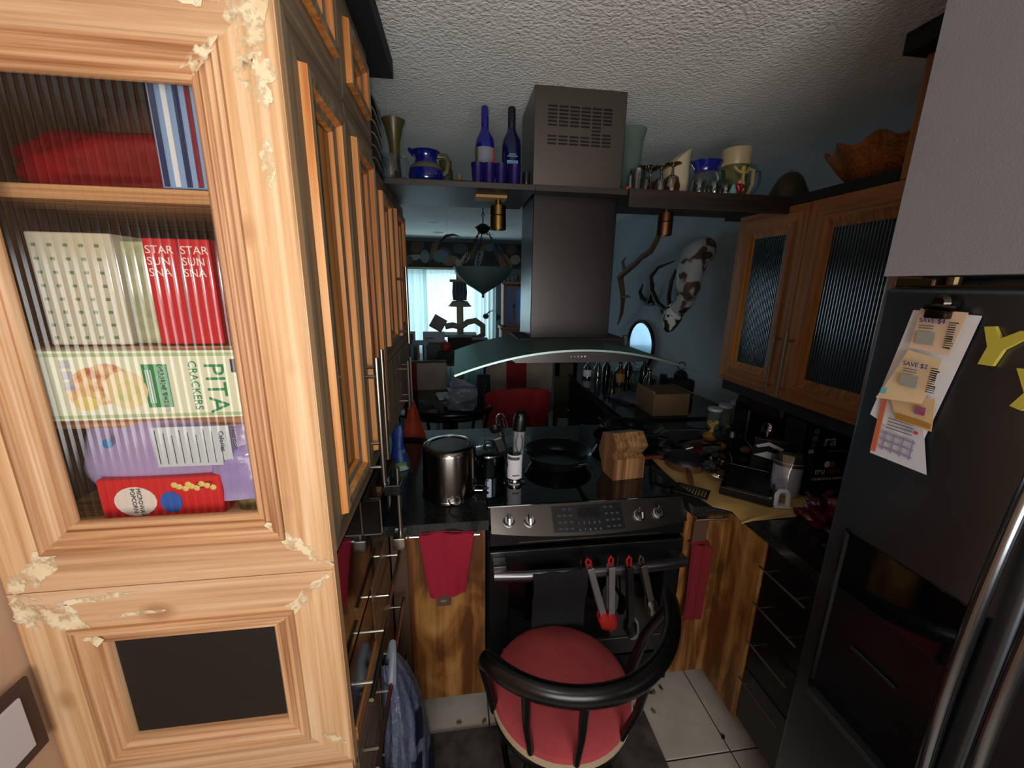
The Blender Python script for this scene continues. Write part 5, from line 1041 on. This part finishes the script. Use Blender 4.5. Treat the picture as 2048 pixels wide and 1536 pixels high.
for k,(x,c,h) in enumerate(((-.13,'3a3036',.12),(-.07,'6a6468',.10),(-.01,'8a6068',.09),(.05,'4d4a50',.12),(.11,'7a2030',.18))):
    one('vase',['dark vase at the left on top of the china cabinet','grey vase on top of the china cabinet','pale rose cup on top of the china cabinet','charcoal vase on top of the china cabinet','tall dark red bottle at the right on the china cabinet'][k],'vase',(.90+x,6.45,1.761),[(0,0),(.018,0),(.024,h*.4),(.012,h*.75),(.016,h),(0,h)],mat('hv_'+c,c,.4),14)
ll=T('swing_arm_lamp','dark curved-arm wall lamp with a round shade right of the curtains','lamp',(.64,6.775,1.16))
L().tube([(0,0,.05),(-.03,-.10,.14),(-.10,-.18,.13),(-.15,-.2,.09)],.010,8).o('arm',cm_,ll,smooth=True); L().ball((-.17,-.2,.05),.05,12,(1,.8,.9)).o('shade',mat('lamp_shade_dark','2b333c',.5),ll,smooth=True); L().ball((.03,-.05,.02),.05,12,(1,.5,1.1)).o('mount',mat('teal_dark','1d3138',.6),ll,smooth=True)
cr_=T('hanging_horn','thin dark crescent-shaped horn hanging in front of the wallpaper border','horn',(-.05,4.2,2.12))
L().tube([(-.11,0,-.06),(-.09,0,.0),(-.04,0,.045),(.03,0,.06),(.10,0,.045)],[.003,.010,.014,.010,.002],8).tube([(-.03,0,.05),(-.03,0,.30)],.0006,4).o('horn',mat('dark_horn','1a1612',.5),cr_,smooth=True)
# table with clutter
cbM=mat('cardboard','6d5438',.85,c2='5f4830',ns=6)
wt=T('living_room_table','cluttered table in front of the bright window','table',(-.15,4.65,0)); wtm=mat('table_brown','3a2c22',.5)
L().box(-.62,-.35,.84,.55,.35,.87,.004).o('top',wtm,wt)
for sx in(-.57,.50):
    for sy in(-.3,.3): L().box(sx-.03,sy-.03,0,sx+.03,sy+.03,.84,.004).o('leg',wtm,wt)
def bxx(name,lab,c,d,m_,cat_='box',rz=0,bev=.003):
    return M().box(-d[0]/2,-d[1]/2,0,d[0]/2,d[1]/2,d[2],bev).o(name,m_,label=lab,cat=cat_,loc=c,rz=rz)
bxx('cardboard_box','lower brown cardboard box at the left end of the window table',(-.57,4.6,.871),(.26,.3,.16),cbM); bxx('cardboard_box','upper brown cardboard box stacked at the left end of the window table',(-.59,4.6,1.032),(.22,.26,.14),mat('cardboard_2','7b6043',.85))
wbx=bxx('white_box','white printed box propped up on the window table',(-.255,4.5,1.08),(.235,.12,.11),mat('white_carton','a7b2ba',.7),rz=.05); L().box(-.09,-.0612,.045,.0,-.0602,.055).o('printed_line',MATS['dark_print'],wbx)
bxx('storage_tub','dark storage tub under the white box on the window table',(-.25,4.55,.871),(.26,.24,.207),mat('tub_grey','4a4f54',.6),'tub')
M().box(-.075,-.01,-.075,.075,.01,.075,.003,rot=Matrix.Rotation(R(30),3,'Y')).o('tablet',mat('tablet_dark','3a2f33',.4),label='dark square tablet tilted on its corner above the white box',cat='tablet',loc=(-.205,4.5,1.285))
M().ball((0,0,.055),.058,14).o('ball',mat('orange_red_ball','a23418',.5,c2='7c1f1a',ns=14),smooth=True,label='orange-red ball lying right of the white box',cat='ball',loc=(-.12,4.35,.99))
bxx('dark_basket','dark basket under the orange-red ball',(-.11,4.40,.871),(.2,.2,.118),mat('basket_dark','2a2c26',.8),'basket')
bxx('dark_crate','dark crate in front of the cat tree post on the window table',(.03,4.75,.871),(.28,.22,.24),mat('crate','2b211c',.8),'crate')
bxx('cabinet_box','small dark box with pale edge right of the cat tree post',(.26,4.7,.871),(.20,.2,.22),mat('dark_green_box','2a302a',.7),'box')
ch=T('white_chair','small pale grey plastic chair left of the table clutter','chair',(-.40,4.26,0)); pg=mat('pale_plastic','93a6b2',.5)
L().box(-.09,-.02,.45,-.06,.02,1.13,.01).box(.05,-.02,.45,.08,.02,1.10,.01).box(-.10,-.02,1.08,.10,.02,1.13,.01).o('backrest',pg,ch); L().box(-.2,-.25,.43,.2,.0,.46,.01).o('seat',pg,ch)
for sx in(-.18,.18):
    for sy in(-.23,-.02): L().tube([(sx,sy,0),(sx,sy,.44)],.015,8).o('leg',pg,ch)
# dining chairs: red with beige panels
beige=mat('beige_panel','a3978a',.9,c2='93887a',ns=10)
def dchair(lab,x,y,rz,w,top,red_side=-1):
    t=T('dining_chair',lab,'chair',(x,y,0),rz=rz)
    L().box(-w/2,-.025,.50,w/2,.03,top,.02,3).o('backrest',beige,t,smooth=True)
    L().box(red_side*w/2-.01,-.04,.46,red_side*w/2+.12,.04,top+.006,.015,3).o('side_panel',redF,t,smooth=True)
    L().box(-w/2,-.02,top,w/2,.035,top+.016,.006).o('top_rail',mat('dark_rail','251a18',.5),t)
    L().box(-w/2,.0,.42,w/2,.42,.50,.02,3).o('seat',redF,t,smooth=True)
    for sx in(-w/2+.03,w/2-.03):
        for sy in(.02,.38): L().box(sx-.018,sy-.018,0,sx+.018,sy+.018,.42,.003).o('leg',redF,t)
    return t
dchair('high-backed beige chair with a red left edge, leftmost at the dining table',-.30,3.75,R(4),.40,.99)
dc=T('dining_chair','wide beige high-backed chair with a red centre stripe under the hood','chair',(.58,3.65,0))
L().box(-.32,0,.50,.33,.05,1.035,.02,3).o('backrest',beige,dc,smooth=True); L().box(-.125,-.02,.42,.065,.045,1.05,.01).o('center_stripe',redF,dc); L().box(-.3,.0,.40,.3,.45,.47,.02,3).o('seat',redF,dc,smooth=True)
for sx in(-.28,.28):
    for sy in(.03,.42): L().box(sx-.02,sy-.02,0,sx+.02,sy+.02,.4).o('leg',wtm,dc)
rc=T('dining_chair','low rounded red quilted chair nearest the worktop','chair',(.43,2.80,0))
def rcf(u,v):
    x=(u-.5)*.43; k=(2*u-1); return (x*(1+.06*v),.06*k*k+.01*math.sin(u*19)*math.sin(v*9),.45+(.50+.015*math.sin(u*3)-.035*abs(k)**6+.012*u)*v)
L().grid(rcf,28,16,.05).o('backrest',mat('quilted_red','8c1216',.85,c2='7a1014',ns=10,bmp=.3,bs=60),rc,smooth=True); L().box(-.22,.0,.38,.22,.45,.47,.03,3).o('seat',MATS['quilted_red'],rc,smooth=True)
for sx in(-.18,.18):
    for sy in(.03,.4): L().box(sx-.02,sy-.02,0,sx+.02,sy+.02,.4).o('leg',wtm,rc)
oc2=T('dining_chair','olive-brown wooden chair standing behind the red chair near the sideboard','chair',(.93,3.45,0)); ow=mat('olive_wood','33301a',.6)
L().box(-.05,0,.0,-.01,.04,1.03,.004).box(.11,0,0,.15,.04,1.03,.004).box(-.05,.0,.90,.15,.035,1.03,.004).box(-.02,.01,.5,.12,.03,.9).o('backrest',ow,oc2)
# second stool behind the worktop
s2=T('round_stool','black bentwood stool whose curved back rail shows behind the worktop','stool',(-.05,2.62,0))
L().tube([(.27*math.cos(R(a)),.20*math.sin(R(a)),.885-.0000*a+.010*math.sin(R(a+180))) for a in range(180,361,9)],.016,10,1.3).o('back_rail',bk_,s2,smooth=True)
for a in(200,235,270,305,340): L().tube([(.265*math.cos(R(a)),.195*math.sin(R(a)),.88),(.20*math.cos(R(a)),.16*math.sin(R(a)),.62)],.010,8).o('spindle',bk_,s2,smooth=True)
L().lathe([(0,.64),(.17,.635),(.20,.61),(.19,.59),(0,.585)],n=32).o('seat_cushion',mat('seat_red','8e2f33',.95),s2,smooth=True)
for a in(45,135,225,315): L().tube([(.15*math.cos(R(a)),.15*math.sin(R(a)),.59),(.2*math.cos(R(a)),.2*math.sin(R(a)),.003)],.015,8).o('leg',bk_,s2,smooth=True)
# dining table
dt=T('dining_table','dark glossy round pedestal dining table loaded with bags and papers','table',(-.06,3.34,0))
L().lathe([(0,.70),(.50,.70),(.52,.715),(.52,.73),(0,.735)],n=48).o('tabletop',mat('table_gloss','15181a',.08),dt,smooth=True); L().lathe([(0,0),(.28,0),(.28,.03),(.06,.08),(.05,.70),(0,.70)],n=24).o('pedestal',wtm,dt,smooth=True)
bag('plastic_bag',-.12,.17,.737,.90,3.12,.09,mat('milky_film','8f98a2',.3,c2='6e7884',ns=6,bmp=.7,bs=14,bd=.02),'crumpled milky plastic bag on the dining table',31,amp=.04,lean=.04)
M().grid(lambda u,v:(.22*(u-.5),.03*math.sin(u*5),.16*v*(1-.6*u)),12,6,.002).o('paper_sheet',mat('bluish_paper','8494a2',.7),smooth=True,label='bluish white paper standing up in the plastic bag',cat='paper',loc=(.06,3.20,.82),rz=.3)
bxx('papers','pile of pale papers reflecting the window beside the plastic bag',(-.06,3.45,.737),(.25,.2,.02),paperW,'papers',.2)
bxx('sheet_box','flat white lid propped on the papers',(.0,3.5,.80),(.16,.02,.07),mat('white_lid','b7c5d0',.6),'lid',.5)
M().tube([(0,0,0),(.03,0,.05),(.1,0,.06),(.16,.02,.0)],.012,8).o('blue_cable',mat('cable_blue','1d2a4a',.6),smooth=True,label='blue cable at the left edge of the dining table',cat='cable',loc=(-.30,2.95,.745))
for k,(x,y,c,w) in enumerate(((-.24,3.0,'6b2a22',.07),(-.19,2.9,'7a6a5c',.06),(-.28,3.15,'4b5060',.06))):
    bxx('small_box',['small red-brown packet on the left of the dining table','small tan packet on the left of the dining table','small slate packet on the left of the dining table'][k],(x,y,.737),(w,.05,.05),mat('pk_'+c,c,.7),'packet',k)
# crystal candle holder strand
ck=T('bead_garland','dark hanging strand with glinting glass beads above the dining table','garland',(.205,3.05,1.02))
L().box(-.055,-.02,-.35,.045,.02,.0,.01).o('cloth',mat('navy_cloth','0f1220',.9),ck)
for i in range(9): L().ball((.008*math.sin(i*2),-.03,-.05-.035*i),.007,8,(.6,.6,1.5)).o('bead',mat('crystal','d8dce2',.05,.9),ck,smooth=True)
L().tube([(0,0,0),(0,0,.60)],.0015,4).o('string',blk,ck)
# sideboard
sd=T('sideboard','long black glossy-topped sideboard along the blue wall','sideboard',(1.4,2.85,0)); 
L().box(-.385,-.66,.04,.38,.58,.90,.01).o('carcass',mat('sideboard_black','060607',.5),sd); L().box(-.40,-.675,.901,.39,.60,.924,.004).o('top',mat('black_top','14171a',.08),sd)
for k in range(3): 
    d=L().box(-.395,-.64+.405*k,.08,-.3855,-.25+.405*k,.87,.003).o('door',mat('sideboard_door','0a0a0b',.4),sd); L().ball((-.402,-.28+.405*k,.6),.012).o('knob',nickel,d,smooth=True)
M(off=(.995,2.75,.62)).box(.990,2.72,.60,.9985,2.80,.64).o('sticker',mat('sticker','5a5d66',.7),label='small pale sticker on the sideboard door',cat='sticker')
cdx=carton('cardboard_box',1.19,2.215,.925,1.43,2.46,1.065,cbM,'brown cardboard box at the near end of the sideboard')
M(off=cdx.location).prism([(1.19,1.065),(1.185,1.085),(1.195,1.085),(1.20,1.065)],2.22,2.45,'y').o('flap',mat('cardboard_2','7b6043',.85),cdx); M(off=cdx.location).box(1.43,2.22,1.058,1.50,2.45,1.062,rot=Matrix.Rotation(R(20),3,'Y')).o('flap',MATS['cardboard_2'],cdx)
bot=[(1.12,3.28,.16,'9fb2bc','clear square bottle with a white label at the far end of the sideboard',.035,1),(1.17,3.16,.20,'a9b6b8','tall clear bottle with a chrome top on the sideboard',.035,1),(1.27,3.22,.19,'15100c','black-capped dark bottle behind the clear ones',.035,0),(1.32,3.05,.19,'4a300f','dark amber bottle with a tan label on the sideboard',.04,0),(1.42,3.12,.22,'24180c','tall brown bottle near the wall on the sideboard',.038,0),(1.5,3.0,.24,'10120d','very dark tall bottle under the mirror',.036,0),(1.22,2.95,.13,'a0a8a8','short clear glass in the middle of the sideboard',.03,1),(1.36,2.85,.15,'8b9488','clear stemmed decanter in the middle of the sideboard',.04,1),(1.46,2.82,.17,'9ba29a','clear wine carafe nearest the wall',.04,1),(1.42,2.68,.12,'8f968c','small clear tumbler behind the papers',.03,1),(1.52,2.72,.15,'a0a69c','clear round-bellied glass beside the black grinder',.034,1)]
for x,y,h,c,lb,r_,gls in bot:
    t=T('bottle' if h>.15 else 'glass',lb,'bottle' if h>.15 else 'glass',(x,y,.925))
    mm_=glass('bg_'+c,c,.18,.05,1.3) if gls else mat('bm_'+c,c,.12,coat=.5)
    if h>.15: 
        L().lathe([(0,.002),(r_,0),(r_,h*.58),(r_*.4,h*.75),(r_*.38,h*.93)],n=18).o('body',mm_,t,smooth=True); L().lathe([(r_*.42,h*.9),(r_*.45,h),(0,h)],n=14).o('cap',blk if not gls else chrome,t,smooth=True)
        if c in('4a300f','9fb2bc'): L().lathe([(r_*1.02,h*.12),(r_*1.02,h*.48)],n=14,a0=170,a1=340).o('label',mat('tan_label','9b814e',.7) if c=='4a300f' else paperW,t,smooth=True)
    else: L().lathe([(0,.004),(r_*.8,0),(r_,h*.4),(r_*.75,h*.75),(r_*.8,h)],n=18).o('body',mm_,t,smooth=True)
gd=T('grinder','black rounded grinder with a ring handle on the sideboard','grinder',(1.62,2.66,.925)); L().box(-.09,-.06,0,.09,.06,.13,.02,3).o('body',blkm,gd,smooth=True); L().lathe([(0,.13),(.045,.13),(.05,.16),(.03,.19),(0,.195)],n=20).o('top',blk,gd,smooth=True); L().tube([(.028*math.cos(t),0,.225+.028*math.sin(t)) for t in [2*PI*i/18 for i in range(18)]],.004,6,closed=True).o('ring',blk,gd,smooth=True)
bxx('magazine','white and purple magazine leaning against the cardboard box',(1.24,2.56,.935),(.22,.28,.02),mat('magazine','6d6876',.5,c2='3c3740',ns=8),'magazine',.5)
bxx('magazine','dark folded magazine under the white and purple one',(1.22,2.60,.925),(.26,.26,.01),mat('dark_mag','1c1c22',.4),'magazine',.2)
